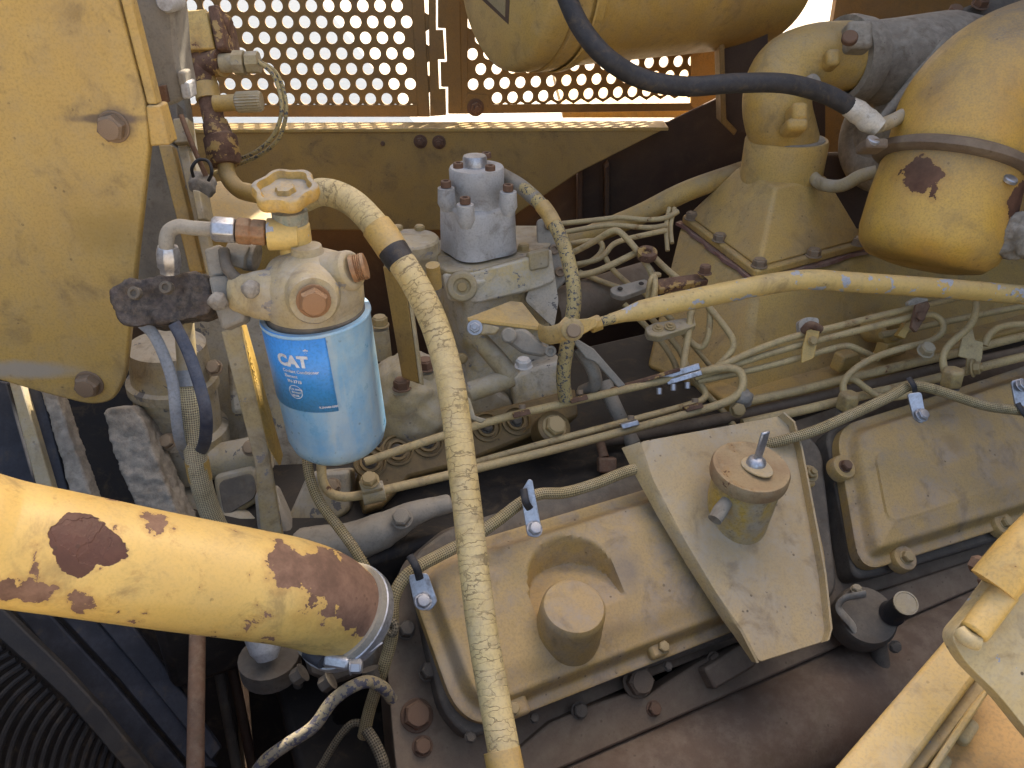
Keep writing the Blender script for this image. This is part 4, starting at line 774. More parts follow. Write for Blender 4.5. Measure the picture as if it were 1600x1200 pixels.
# rack left of the intake casting
fuel([(880, 402, 1.13), (925, 380, 1.11), (955, 360, 1.09), (968, 360, 1.085), (995, 390, 1.08), (1015, 420, 1.075), (1022, 440, 1.075), (1023, 470, 1.075)], .0054, 'fuel line with a tall peak above the rack')
fuel([(870, 425, 1.15), (920, 411, 1.14), (938, 398, 1.14), (943, 384, 1.14), (935, 375, 1.14), (905, 378, 1.15), (880, 384, 1.16)], .0048, 'fuel line making a hairpin behind the speckled hose')
fuel([(872, 418, 1.13), (930, 408, 1.12), (946, 398, 1.12), (956, 382, 1.12), (975, 374, 1.12), (1040, 360, 1.14)], .0048, 'fuel line with an S bend in the middle of the rack')
fuel([(872, 350, 1.2), (940, 343, 1.2), (968, 339, 1.2), (1005, 344, 1.2), (1040, 342, 1.2), (1060, 330, 1.2)], .0050, 'topmost thin fuel line crossing left of the intake casting')
fuel([(872, 365, 1.19), (930, 354, 1.19), (958, 351, 1.19), (1015, 357, 1.19), (1042, 352, 1.19)], .0050, 'second thin fuel line under the topmost one')
fuel([(880, 432, 1.1), (925, 428, 1.1), (960, 412, 1.09), (1000, 392, 1.09)], .0058, 'flat lying fuel line rising to the rusty clamp ring')
fuel([(905, 425, 1.13), (935, 438, 1.12), (975, 452, 1.11)], .0048, 'short fuel line slanting down to the plate with holes')
fuel([(946, 402, 1.12), (955, 420, 1.12), (980, 442, 1.11), (992, 452, 1.11)], .0048, 'short fuel line ducking behind the plate with holes')
fuel([(1018, 398, 1.1), (1040, 420, 1.09), (1065, 440, 1.08), (1095, 465, 1.07), (1112, 485, 1.06), (1140, 520, 1.055), (1148, 537, 1.05), (1142, 552, 1.05), (1105, 588, 1.05)], .0056, 'fuel line passing under the control rod and bending back to the white clamp')
fuel([(1000, 450, 1.08), (1030, 480, 1.075), (1060, 510, 1.07), (1082, 538, 1.07), (1096, 545, 1.07), (1106, 530, 1.065), (1110, 500, 1.065), (1108, 470, 1.07)], .0054, 'fuel line making a U bend below the control rod')
fuel([(1082, 470, 1.05), (1076, 520, 1.045), (1069, 560, 1.04), (1066, 590, 1.035)], .0058, 'upright straight fuel line below the control rod')
fuel([(975, 475, 1.1), (1010, 510, 1.1), (1035, 535, 1.1), (1052, 562, 1.09), (1060, 582, 1.08)], .0052, 'fuel line left of the upright one, running to the white clamp')
fuel([(1000, 480, 1.11), (1045, 525, 1.1), (1065, 550, 1.1), (1078, 590, 1.09), (1110, 622, 1.08), (1135, 648, 1.07), (1148, 668, 1.06)], .0054, 'fuel line running from the rack down to the shield')
fuel([(1010, 455, 1.11), (1040, 490, 1.10), (1075, 530, 1.10), (1125, 590, 1.09)], .0046, 'thin fuel line deepest under the control rod')
fuel([(1046, 325, 1.21), (1040, 350, 1.2), (1043, 392, 1.19)], .0042, 'thin upright tube at the left corner of the intake casting')
fuel([(1054, 325, 1.21), (1047, 352, 1.2), (1050, 380, 1.19)], .0042, 'second thin upright tube at the left corner of the intake casting')
fuel([(1175, 642, 1.1), (1400, 590, 1.14), (1640, 534, 1.2)], .0042, 'thin tan tube between the long pipes at right')
fuel([(1376, 524, 1.15), (1470, 504, 1.17), (1640, 470, 1.22)], .0062, 'tan tube along the aftercooler housing behind the hairpin')
pipe('return_pipe', [(860, 392, 1.36), (935, 362, 1.34), (1000, 335, 1.33), (1070, 300, 1.32), (1160, 268, 1.33)], .017, m_yel, 'thick yellow pipe climbing right behind the fuel line rack', 'pipe')
pipe('drain_pipe', [(945, 598, 1.06), (958, 630, 1.05), (972, 660, 1.04), (990, 695, 1.03)], .010, m_cast, 'grey drain pipe slanting down behind the long fuel lines', 'pipe')
# clamps and brackets of the lines
wc = thing('line_clamp', 'white flaked clamp with rusty end over the upper long fuel line', 'clamp', P(1060, 600, 1.02))
mk('jaw', MB().prism(PP((1018, 590, 1.022), (1092, 567, 1.022), (1095, 577, 1.022), (1022, 598, 1.022)), TC, .016), m_galv, wc, .001)
mk('jaw', MB().prism(PP((1040, 594, 1.021), (1096, 578, 1.021), (1098, 586, 1.021), (1044, 602, 1.021)), TC, .014), m_galv, wc, .001)
mk('rusty_strip', MB().prism(PP((955, 606, 1.012), (1062, 574, 1.012), (1064, 580, 1.012), (958, 612, 1.012)), TC, .014), m_rusty, wc, .001)
for u, v in ((1030, 606), (1052, 600), (1074, 597)): bolt(wc, P(u, v, 1.015), -AU, .0035, m_galv, kind='plain', h=2.4)
for (u, v, dd, lab) in ((985, 662, .975, 'small grey clip on the lower long fuel line left of the shield'), (1085, 635, 1.0, 'small rusty clip on the long fuel lines above the shield'), (815, 645, .955, 'pinkish rusty clip on the upper long fuel line beside the cracked hose'), (905, 622, .98, 'rusty double clip on the upper long fuel line in the middle')):
    c_ = thing('line_clip', lab, 'clip', P(u, v, dd), 'clips on the fuel lines')
    mk('jaw', MB().prism(PP((u - 15, v + 1, dd - .008), (u + 12, v - 6, dd - .008), (u + 15, v + 2, dd - .008), (u - 12, v + 9, dd - .008)), TC, .018), m_galv if 'grey' in lab else m_rusty, c_, .001)
    bolt(c_, P(u + 1, v - 6, dd), AU, .0042, m_bolt, kind='plain', h=1.3)
hp_ = thing('holed_plate', 'tan clamp plate with two black discs for holes left of the rusty clamp bar', 'clamp', P(980, 455, 1.05))
mk('plate', MB().prism(rounded(PP((953, 449, 1.05), (1010, 435, 1.06), (1016, 448, 1.05), (972, 464, 1.035), (955, 458, 1.04)), .006), UP + TC * .4, .008), m_cast, hp_, .001)
for u, v in ((969, 451), (1002, 443)): bolt(hp_, P(u, v, 1.044), UP + TC * .4, .0035, m_black, 'painted_hole', kind='plain', h=.25)  # black discs painted for the darkness inside holes
rb = thing('rusty_clamp_bar', 'rusty flaking clamp bar with a bolt above the control rod', 'clamp', P(1065, 450, 1.03))
mk('bar', MB().prism(PP((1022, 436, 1.04), (1095, 426, 1.05), (1108, 437, 1.035), (1030, 452, 1.02)), UP + TC * .4, .010), m_rusty, rb, .002)
bolt(rb, P(1101, 427, 1.035), UP, .0075, m_boltr, h=1.3); bolt(rb, P(1027, 431, 1.04), UP, .005, m_bolty, kind='plain')
mk('wire_tie', MB().tube(PP((1012, 470, 1.03), (1016, 440, 1.02), (1022, 432, 1.02), (1024, 450, 1.015), (1018, 474, 1.02)), .0035, 8), m_line, rb)
rr = thing('rusty_clamp_ring', 'small rusty clamp ring near the peak of a fuel line', 'clamp', P(1012, 400, 1.07))
mk('ring', MB().lathe(P(1011, 396, 1.07), UP + TC * .4, [(.013, -.006), (.014, 0), (.013, .004), (.006, .004), (.005, .0)], 20), m_rusty, rr)
lb_ = thing('bolted_clamp_bar', 'grey tan clamp bar with two bolts below the control rod', 'clamp', P(1045, 525, 1.03))
mk('bar', MB().prism(rounded(PP((1008, 511, 1.04), (1022, 504, 1.05), (1085, 494, 1.06), (1088, 508, 1.04), (1030, 526, 1.02), (1012, 522, 1.025)), .004), UP + TC * .6, .012), m_tanc, lb_, .002)
for u, v in ((1028, 513), (1047, 510)): bolt(lb_, P(u, v, 1.034), UP + TC * .5, .0052, m_bolty, kind='nut', h=.5)
ysc = thing('strap_clamp', 'yellow strap clamp with a rusty top and one bolt over three fuel lines', 'clamp', P(1260, 570, 1.03))
mk('strap', MB().prism(rounded(PP((1262, 514, 1.035), (1282, 514, 1.035), (1272, 560, 1.032), (1252, 568, 1.032), (1254, 545, 1.033)), .003), TC, .004), m_yelr, ysc, .0008)
mk('rusty_saddle', MB().tube(PP((1256, 517, 1.045), (1266, 508, 1.035), (1282, 515, 1.04)), .0055, 10), m_rust, ysc)
mk('white_pad', MB().prism(rounded(PP((1248, 503, 1.06), (1262, 495, 1.06), (1280, 497, 1.06), (1279, 512, 1.06), (1262, 512, 1.06), (1250, 522, 1.06)), .004), TC, .012), m_wrap, ysc, .002)
bolt(ysc, P(1270, 533, 1.031), TC, .0052, m_bolty)
rsc = thing('rusty_strap_clamp', 'dark rusty strap clamp over the fuel line hairpin', 'clamp', P(1435, 530, 1.04))
mk('strap', MB().prism(rounded(PP((1432, 476, 1.055), (1450, 470, 1.055), (1454, 478, 1.055), (1444, 500, 1.05), (1432, 520, 1.05), (1424, 512, 1.05)), .002), TC, .007), m_rust, rsc, .001)
mk('white_pad', MB().prism(rounded(PP((1418, 472, 1.075), (1432, 464, 1.075), (1452, 466, 1.075), (1448, 478, 1.075), (1424, 484, 1.075)), .003), TC, .01), m_wrap, rsc, .002)
mk('stay', MB().prism(PP((1402, 524, 1.075), (1420, 498, 1.075), (1427, 504, 1.075), (1414, 530, 1.075)), TC, .012), m_yel, rsc, .001)
bolt(rsc, P(1437, 495, 1.05), TC, .006, m_boltr); bolt(rsc, P(1446, 549, 1.045), TC + UP, .009, m_tanc, 'nut', h=1.1)
zz = thing('zigzag_bracket', 'flat yellow zigzag bracket standing between the fuel lines at right', 'bracket', P(1525, 590, 1.06))
mk('plate', MB().prism(rounded(PP((1508, 512, 1.055), (1520, 512, 1.055), (1524, 532, 1.055), (1537, 534, 1.055), (1535, 560, 1.055), (1522, 584, 1.055), (1510, 586, 1.055), (1512, 560, 1.055), (1497, 557, 1.055), (1503, 530, 1.055)), .003), TC, .004), m_line, zz, .0008)
bolt(zz, P(1520, 575, 1.05), TC + AX, .0085, m_bolty, kind='nut', h=.9)
for (u, v, lab) in ((1326, 627, 'tan hex nut with short stem above the second valve cover'), (1489, 590, 'tan rusty hex nut below the zigzag bracket')):
    nt_ = thing('hex_union', lab, 'hex nut', P(u, v + 18, 1.03), 'hex nuts on the injector lines')
    q0 = P(u - 4, v + 12, 1.03); qd = (P(u + 2, v - 14, 1.02) - q0)
    mk('nut', MB().lathe(q0, qd, [(.0125, 0), (.014, .002), (.014, .020), (.0115, .023)], 6), m_bolty, nt_, .001)
    mk('stem', MB().lathe(q0, -qd, [(.0115, 0), (.0095, .002), (.0115, .004), (.0095, .006), (.0115, .008), (.0095, .010), (.0115, .012)], 20), m_castd, nt_)
iu = thing('injector_union', 'rusty brown elbow union below the long fuel lines left of the shield', 'union', P(950, 730, 1.0))
mk('tube', MB().tube(PP((936, 684, 1.0), (940, 700, .995), (944, 715, .99)), .006, 12), m_rust, iu)
mk('block', MB().box(P(948, 726, .985), AX * .011, AU * .009, AF * .011), m_rust, iu, .002)
pk = thing('pipe_clamp', 'tan saddle clamp with a hex bolt on the lower long fuel line below the filter', 'clamp', P(580, 785, .87))
mk('saddle', MB().tube(PP((566, 774, .883), (601, 766, .888)), .0115, 16, smooth=False), m_tanc, pk, .001)
mk('plate', MB().prism(PP((560, 752, .872), (588, 742, .872), (598, 762, .866), (566, 770, .866)), UP + TC, .008), m_tanc, pk, .001)
bolt(pk, P(578, 751, .868), UP + TC * .6, .0085, m_bolty)
nc = thing('pipe_knot_clamp', 'grey clamp with a nut joining the long pipes above the shield', 'clamp', P(1157, 650, 1.03))
mk('jaw', MB().ball(P(1160, 622, 1.025), .013), m_cast, nc, lump=(.007, .008, .002)); bolt(nc, P(1152, 640, 1.02), TC, .0085, m_bolty, h=1)
# ------------------------------------------------------------------ injection pump rail with ports
PR = Plane(P(650, 715, .95), (UP * .75 + NN * .65))
rl = thing('pump_rail', 'oily bronze coloured injection pump rail with round ports beside the filter', 'pump rail', P(650, 770, .95))
mk('block', MB().prism(PR.pts((560, 735), (600, 690), (690, 658), (900, 606), (905, 650), (720, 725), (640, 745), (600, 790), (570, 800)), PR.n, .06), m_bronze, rl, .004)
for u, v in ((578, 722), (621, 704), (668, 691), (714, 680), (760, 668), (806, 658)):
    pt = PR.at(u, v)
    mk('port_ring', MB().lathe(pt, PR.n, [(.019, -.004), (.019, .003), (.0165, .004), (.0155, .0005), (.013, .0005), (.0125, .004), (.0095, .004), (.0085, -.003)], 32, caps=False), m_bronze, rl)
    bolt(rl, pt + PR.n * .0005, PR.n, .0065, m_castd, 'port_plug', h=.9)
yn = thing('hex_plug', 'yellow hex plug in the dark gap right of the cracked hose', 'plug', P(866, 668, .98))
bolt(yn, P(866, 667, .98), PR.n, .0125, m_bolty, 'plug_head', h=.7); mk('oily_rim', MB().lathe(P(866, 667, .983), PR.n, [(.021, -.03), (.021, 0), (.018, .002)], 28), m_bronze, yn)
# ------------------------------------------------------------------ engine block and inner valley (near-black colour holds the shade of the gaps)
blk = thing('engine_block', 'oily engine block painted near black so the gaps below the pipes stay dark', 'engine block', O - UP * .4)
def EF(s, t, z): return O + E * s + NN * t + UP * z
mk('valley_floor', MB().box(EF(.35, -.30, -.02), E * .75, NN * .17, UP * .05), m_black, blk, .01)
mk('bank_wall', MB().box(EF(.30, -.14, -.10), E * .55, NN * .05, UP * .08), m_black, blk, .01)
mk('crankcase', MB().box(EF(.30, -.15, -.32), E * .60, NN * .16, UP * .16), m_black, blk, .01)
# front gear housing at the left
gh = thing('gear_housing', 'dusty grey timing gear housing behind the woven hose', 'housing', P(320, 840, 1.0))
PH = Plane(P(300, 700, 1.0), (TC + NN * .2))
mk('back_wall', MB().prism(PH.pts((225, 470), (440, 470), (470, 700), (640, 720), (640, 800), (560, 860), (470, 1020), (330, 1020), (235, 820)), PH.n, .05), m_tang, gh, .006)
mk('drum', MB().lathe(P(290, 700, .97), UP + AX * .05, [(.052, -.02), (.053, .03), (.050, .032), (.046, .034), (.046, .085), (.050, .087), (.050, .098), (.044, .10), (.042, .14), (.03, .145)], 40), m_tang, gh)
mk('crusty_flange', MB().prism(rounded(PP((160, 640, .87), (205, 634, .87), (225, 660, .87), (250, 735, .87), (290, 830, .87), (330, 870, .87), (245, 840, .87), (205, 775, .87), (178, 715, .87)), .004), TC, .04), m_crust, gh, lump=(.006, .012, .0025))
mk('cross_tube', MB().tube(PP((255, 735, .95), (330, 722, .95), (420, 705, .95)), .021, 20), m_tang, gh)
mk('pocket_rim', MB().prism(rounded(PP((330, 742, .93), (400, 725, .93), (408, 780, .93), (345, 820, .93)), .012), TC, .02), m_tang, gh, .008)
mk('step_block', MB().prism(PP((205, 650, .94), (290, 636, .94), (300, 690, .94), (235, 716, .94)), TC, .03), m_cast, gh, .006)
mk('side_block', MB().prism(rounded(PP((352, 560, .95), (385, 560, .95), (400, 640, .95), (360, 650, .95)), .01), TC, .04), m_tang, gh, .006)
mk('inner_wall', MB().prism(PP((395, 770, .9), (425, 760, .9), (470, 860, .9), (450, 880, .9), (400, 830, .9)), TC, .03), m_cast, gh, .006)
mk('shelf', MB().prism(rounded(PP((480, 740, .92), (545, 735, .92), (545, 800, .92), (470, 850, .92), (440, 830, .92)), .006), TC, .04), m_tang, gh, .006)
for u, v, d_ in ((245, 560, .91), (335, 575, .91), (262, 690, .9), (392, 700, .92), (420, 800, .885), (520, 760, .905)): bolt(gh, P(u, v, d_), TC + UP * .3, .008, m_bolt)
mk('painted_pocket', MB().prism(rounded(PP((340, 752, .925), (396, 738, .925), (402, 776, .925), (350, 808, .925)), .01), TC, .002), m_castd, gh, .001)  # flat dark sheet painted for the shade of a recess
mk('tube', MB().tube(PP((250, 760, .97), (330, 800, .95), (400, 830, .93)), .02, 16), m_tang, gh)
tf2 = thing('thermostat_arm', 'dusty grey cast arm with a bolt below the filter', 'casting', P(600, 860, .88))
mk('arm', MB().tube(PP((470, 858, .88), (540, 850, .87), (600, 828, .865), (640, 806, .87), (705, 785, .88)), [.024, .023, .02, .014, .01], 20), m_cast, tf2, lump=(.005, .03, .003))
bolt(tf2, P(628, 811, .848), UP + TC, .0095, m_cast, h=.9)
# ------------------------------------------------------------------ big coolant pipe lower left
bpn = thing('coolant_pipe', 'large yellow coolant pipe with flaking rust patches entering from the left edge', 'pipe', P(300, 1000, .6))
BPp = [(-160, 818, .515), (-60, 832, .53), (0, 846, .545), (120, 867, .57), (250, 890, .6), (380, 911, .63), (455, 924, .65), (500, 938, .667), (532, 959, .688)]
mk('pipe', MB().tube(PP(*BPp), [.0425] * 7 + [.042, .0415], 56, 12), m_pipe, bpn)
q1 = P(532, 959, .688); cdn = (q1 - P(500, 938, .667)).normalized()
hc = thing('hose_clamp', 'bright steel hose clamp on a grey hose at the end of the big yellow pipe', 'hose clamp', P(520, 1040, .70))
mk('hose_cuff', MB().lathe(q1, cdn, [(.040, -.006), (.0450, -.006), (.0458, -.003), (.0458, .012), (.040, .014)], 56), m_cast, hc)
mk('band', MB().lathe(q1, cdn, [(.0458, .001), (.047, .0015), (.047, .0095), (.0458, .010)], 56, caps=False), m_galv, hc)
mk('screw_housing', MB().prism(PP((502, 1020, .652), (546, 1030, .648), (543, 1050, .648), (502, 1043, .652)), TC, .014), m_galv, hc, .003)
mk('screw', MB().tube(PP((480, 1018, .66), (505, 1034, .652)), .0062, 12, smooth=False), m_belt, hc)
bolt(hc, P(548, 1041, .655), AX, .0058, m_galv, 'screw_head', h=1.4)
mk('wire_end', MB().tube(PP((545, 1030, .66), (572, 1022, .66), (598, 1004, .665)), .0009, 6), m_galv, hc)
pipe('support_pipe', [(309, 960, .74), (307, 1080, .70), (305, 1230, .66)], .0072, m_rust, 'upright rusty grey pipe below the big yellow pipe', 'pipe')
# thermostat bits under the clamp
ub = thing('outlet_flange', 'dusty brown bolted outlet flange under the hose clamp', 'flange', P(520, 1075, .78))
mk('block', MB().prism(PP((468, 1010, .78), (590, 1000, .78), (592, 1045, .78), (525, 1072, .78), (480, 1058, .78)), TC, .05), m_castd, ub, .006)
for u, v in ((474, 1050), (518, 1062), (577, 1045)): bolt(ub, P(u, v, .76), AX * (-1 if u < 570 else .2) - UP * .8 + TC * .4, .0075, m_castd, h=1.4)
mk('sensor', MB().tube(PP((405, 985, .78), (415, 1015, .78), (418, 1030, .78)), [.016, .015, .010], 16), m_alu, ub)
mk('sensor_boss', MB().lathe(P(420, 1025, .80), UP, [(.03, -.02), (.03, 0), (.02, .004)], 24), m_castd, ub)
# ------------------------------------------------------------------ belts, fan guard, shroud strips
PV = Plane(P(180, 1080, .84), (TC + UP * .2 + AX * .15))
for i, (pp, lab) in enumerate((([(10, 940), (64, 945), (172, 1062), (300, 1215), (242, 1215), (120, 1070)], 'blue black fan belt nearest to the fan guard'), ([(82, 950), (137, 955), (232, 1062), (340, 1200), (300, 1200), (185, 1062)], 'blue black fan belt in the middle of the three'),
                              ([(142, 958), (196, 962), (262, 1050), (345, 1170), (330, 1190), (225, 1060)], 'blue black fan belt next to the upright rusty pipe'))):
    single('fan_belt', MB().prism(PV.off(.006 * i).pts(*pp), PV.n, .010), m_belt, lab, 'fan belt', 'three parallel fan belts', bevel=.002)
sbn = pmat('dark_steel_band', (.028, .026, .025), (.04, .037, .034), vs=12, dust=.25, up=.2, dcol=(.075, .068, .06), speck=0, rough=.7)
fg = thing('fan_guard', 'dark curved wire fan guard in the lower left corner', 'fan guard', P(60, 1190, .8))
PGd = Plane(P(80, 1110, .80), (TC + UP * .2 + AX * .15))
mk('rim_band', MB().prism(PGd.off(.01).pts((-40, 900), (0, 948), (90, 1035), (160, 1110), (245, 1215), (205, 1215), (100, 1092), (40, 1036), (-40, 965)), PGd.n, .012), sbn, fg, .002)
for i in range(27):
    t = i / 26; s0 = V((-30 + 270 * t, 985 + 245 * t)); ang = rad(168 - 72 * t); L = 190
    p = []
    for j in range(6):
        a = ang - rad(26) * (j / 5); s1 = s0 + V((math.cos(a), math.sin(a))) * (L * j / 5); p.append(PGd.at(s1.x, s1.y) - PGd.n * (.006 + .012 * (j / 5)))
    mk('guard_wire', MB().tube(p, .0030 if i % 3 else .0036, 8), sbn, fg)
bar('shroud_plate', [(-60, 585), (10, 598), (50, 740), (70, 790), (-60, 780)], .86, .01, m_belt, 'dark blue grey shroud plate below the yellow side plate', 'shroud')
bar('shroud_rib', [(12, 590), (32, 595), (88, 785), (62, 782)], .84, .02, m_tanc, 'narrow tan rib at the edge of the dark shroud plate', 'shroud rib')
bar('shroud_lip', [(34, 590), (62, 600), (114, 800), (90, 790)], .85, .012, m_belt, 'blue grey stained strip beside the tan rib', 'shroud strip')
cr = single('crusted_strip', MB().prism(PP((60, 600, .845), (88, 615, .845), (112, 690, .845), (152, 800, .845), (116, 795, .845)), TC, .02), m_crust, 'dirt crusted grey strip right of the blue grey strip', 'shroud strip', lump=(.004, .010, .002))
bar('shade_sheet', [(-260, 520), (330, 560), (380, 1260), (-260, 1320)], 1.12, .02, m_black, 'black sheet added for the shade behind the belts and the fan guard', 'bulkhead')  # black backing added to make the fan area dark
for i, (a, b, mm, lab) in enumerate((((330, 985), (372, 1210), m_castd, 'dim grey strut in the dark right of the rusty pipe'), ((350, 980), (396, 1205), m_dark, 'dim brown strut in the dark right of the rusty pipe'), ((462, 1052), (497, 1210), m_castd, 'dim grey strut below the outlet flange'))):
    pipe('dark_bar', [P(a[0], a[1], .95), P(b[0], b[1], .95)], .006, mm, lab, 'strut')
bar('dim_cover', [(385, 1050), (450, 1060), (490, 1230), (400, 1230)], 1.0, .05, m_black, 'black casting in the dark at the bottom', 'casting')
# ------------------------------------------------------------------ cylinder head and valve covers
PHd = PC.off(-.05)
hdh = thing('cylinder_head', 'dusty grey brown cylinder head below the valve covers', 'cylinder head', PHd.at(700, 1200))
mk('casting', MB().prism(rounded(PHd.pts((600, 985), (628, 880), (690, 828), (1250, 655), (1720, 500), (1800, 800), (1330, 935), (1010, 1060), (850, 1130), (800, 1260), (625, 1260), (612, 1130)), .01), CN, .08), m_exhp, hdh, .004)
mk('deck_rail', MB().prism(rounded(PC.off(-.018).pts((640, 872), (700, 825), (985, 733), (1250, 668), (1285, 700), (1310, 930), (1150, 995), (1040, 1035), (990, 1050), (795, 1125), (735, 1160), (690, 1110)), .02), CN, .034), m_castd, hdh, .004)
mk('deck_rail', MB().prism(rounded(PC.off(-.018).pts((1290, 672), (1420, 632), (1700, 540), (1760, 770), (1540, 850), (1370, 900), (1335, 905)), .02), CN, .034), m_castd, hdh, .004)
for u, v, r, mm in ((651, 1118, .0135, m_boltr), (660, 1166, .0085, m_boltr), (930, 1000, .012, m_boltr)): bolt(hdh, PHd.at(u, v), CN, r, mm)
for u, v, r in ((834, 1122, .0045), (1043, 1041, .0045), (735, 1152, .0048)): bolt(hdh, PC.off(-.0175).at(u, v), CN, r, m_castd)
for u, v in ((634, 985), (668, 1050)): bolt(hdh, PHd.off(.01).at(u, v), CN, .008, m_castd, h=2)
GU = (-NN * math.cos(rad(35)) + UP * math.sin(rad(35))).normalized()   # uphill in the cover plane
def resample(p, n):
    L = [0.]
    for i in range(len(p)): L.append(L[-1] + (p[(i + 1) % len(p)] - p[i]).length)
    out = []; k = 0
    for j in range(n):
        x = L[-1] * j / n
        while L[k + 1] < x: k += 1
        out.append(p[k].lerp(p[(k + 1) % len(p)], (x - L[k]) / max(1e-9, L[k + 1] - L[k])))
    return out
def sst(x, a, b): x = min(1, max(0, (x - a) / (b - a))); return x * x * (3 - 2 * x)
def cover(name, label, outline, rc, pocket=None):
    c = PC.pts(*outline); ctr = sum(c, V((0, 0, 0))) / len(c)
    th = thing(name, label, 'valve cover', ctr - CN * .02, 'valve covers')
    o1 = resample(rounded(c, rc, 10), 440); ca = lambda p: (p - O).dot(E); cg = lambda p: (p - O).dot(GU)
    a0, a1 = min(map(ca, o1)), max(map(ca, o1)); g0, g1 = min(map(cg, o1)), max(map(cg, o1)); gm = (g0 + g1) / 2; hw = (g1 - g0) / 2
    seg = [(o1[i], o1[(i + 4) % 440]) for i in range(0, 440, 4)]
    dist = [0, .001, .0025, .005, .008, .0095, .011, .0125, .014, .0155, .017, .019, .021, .024, .028, .033] + [.0365 + .0019 * i for i in range(90)]
    rings = [[p - CN * .016 for p in o1], [p - CN * .0015 for p in o1]]
    for d in dist:
        d = min(d, hw)
        r = []
        for p in o1:
            am = min(max(ca(p), a0 + hw * .95), a1 - hw * .95); m_ = O + E * am + GU * gm; L_ = (m_ - p).length; q = p.lerp(m_, min(1, d / hw * 1.0))
            de = min(((q - s0) - (s1 - s0) * min(1, max(0, (q - s0).dot(s1 - s0) / (s1 - s0).length_squared))).length for s0, s1 in seg) if d < .05 else d
            h = .001 * sst(de, 0, .0015) - .001 + .0165 * sst(de, .0095, .021) + .0055 * sst(de, .019, .05)
            if pocket:
                b0, gf, gt, R_ = pocket; b = ca(q) - b0; g = cg(q)
                if abs(b) < R_ and de > .02:
                    x0 = gt * math.cos(rad(35)) - R_ - .0215 * math.sin(rad(35))
                    hwall = (g * math.cos(rad(35)) - x0 - math.sqrt(R_ * R_ - b * b)) / math.sin(rad(35))
                    hf = .021 - (g - gf) * math.tan(rad(33))
                    if g > gf - .01: h = min(h, max(hf, hwall))
            r.append(q + CN * h)
        rings.append(r)
        if d >= hw: break
    sh_ = mk('shell', MB().loft(rings, True, False), m_cover, th, 0, 50)
    return th, sh_, o1
pk0 = PC.off(.021)
vc1, shell1, o1 = cover('valve_cover', 'dusty yellow valve cover with a round filler boss under the cracked hose', [(628, 878), (1250, 692), (1302, 925), (726, 1152)], .05,
                        ((pk0.at(888, 890) - O).dot(E), (pk0.at(893, 962) - O).dot(GU), (pk0.at(885, 828) - O).dot(GU), .049))
ctr_ = PC.off(.021).at(890, 905)
bax = (UP + NN * .22).normalized()
bt = P(897, 946, .785)
mk('filler_boss', MB().lathe(bt, -bax, [(.001, -.0012), (.023, -.001), (.0295, .0005), (.0318, .004), (.0325, .010), (.0335, .035), (.035, .06)], 48), m_cover, vc1)
for (u, v) in ((1033, 1012), (800, 1108), (1262, 742)):
    e_ = PC.off(.004).at(u, v)
    mk('ear', MB().box(e_ - CN * .006 + (ctr_ - e_).normalized() * .008, E * .011, CN.cross(E) * .015, CN * .010), m_cover, vc1, .004); bolt(vc1, e_ + CN * .0042, CN, .0058 if v > 800 else .0075, m_bolty, kind='nut' if v < 800 else 'hex', h=.8)
vc2, shell2, o2 = cover('valve_cover', 'plain yellow brown valve cover at the right edge with scratched lines', [(1306, 668), (1420, 632), (1680, 545), (1740, 770), (1345, 895)], .035)
for (u, v) in ((1318, 730), (1413, 872), (1568, 818)):
    e_ = PC.off(.004).at(u, v)
    mk('ear', MB().lathe(e_ - CN * .012, CN, [(.0165, 0), (.016, .012), (.0145, .0145)], 24), m_cover, vc2); bolt(vc2, e_ + CN * .0025, CN, .0068, m_boltr if v < 800 else m_bolty, kind='hex', h=1.0)
pcl = PC.off(.0218)
mk('scribed_line', MB().prism(pcl.pts((1440, 725), (1600, 673), (1600, 674.6), (1440, 726.4)), CN, .0006), m_dark, vc2); mk('scribed_line', MB().prism(pcl.pts((1450, 785), (1590, 738), (1590, 739.3), (1450, 786.3)), CN, .0006), m_shield, vc2)
# ------------------------------------------------------------------ exhaust manifold
PX = Plane(PHd.at(1000, 1080), (CN + NN * .25))
em = thing('exhaust_manifold', 'heat browned exhaust manifold log along the bottom right', 'exhaust manifold', PX.at(1100, 1180))
mk('flange_plate', MB().prism(PX.off(.012).pts((800, 1180), (860, 1130), (930, 1100), (985, 1082), (1010, 1090), (1040, 1068), (1100, 1030), (1190, 995), (1360, 930), (1540, 870), (1560, 905), (1310, 1012), (1120, 1095), (870, 1205), (790, 1240)), PX.n, .03), m_exhp, em, .003)
lc = P(1150, 1172, .90)
mk('log', MB().tube([lc - E * .6, lc, lc + E * .9], .066, 40, smooth=False), m_exh, em)
for u, v, r, mm in ((905, 1110, .0075, m_castd), (1021, 1107, .007, m_boltr), (1116, 1031, .0075, m_exhp), (996, 1064, .0145, m_exhp)): bolt(em, PX.off(.012).at(u, v), PX.n, r, mm)
mk('lifting_lug', MB().prism(rounded(PX.off(.03).pts((1102, 1045), (1160, 1006), (1185, 1030), (1180, 1042), (1118, 1078)), .004), PX.n, .02), m_exhp, em, .004)
single('bottom_frame_rail', MB().box(P(1250, 1330, 1.0), E * .7, NN * .12, UP * .02), m_dark, 'dark frame rail below the exhaust manifold', 'frame rail')
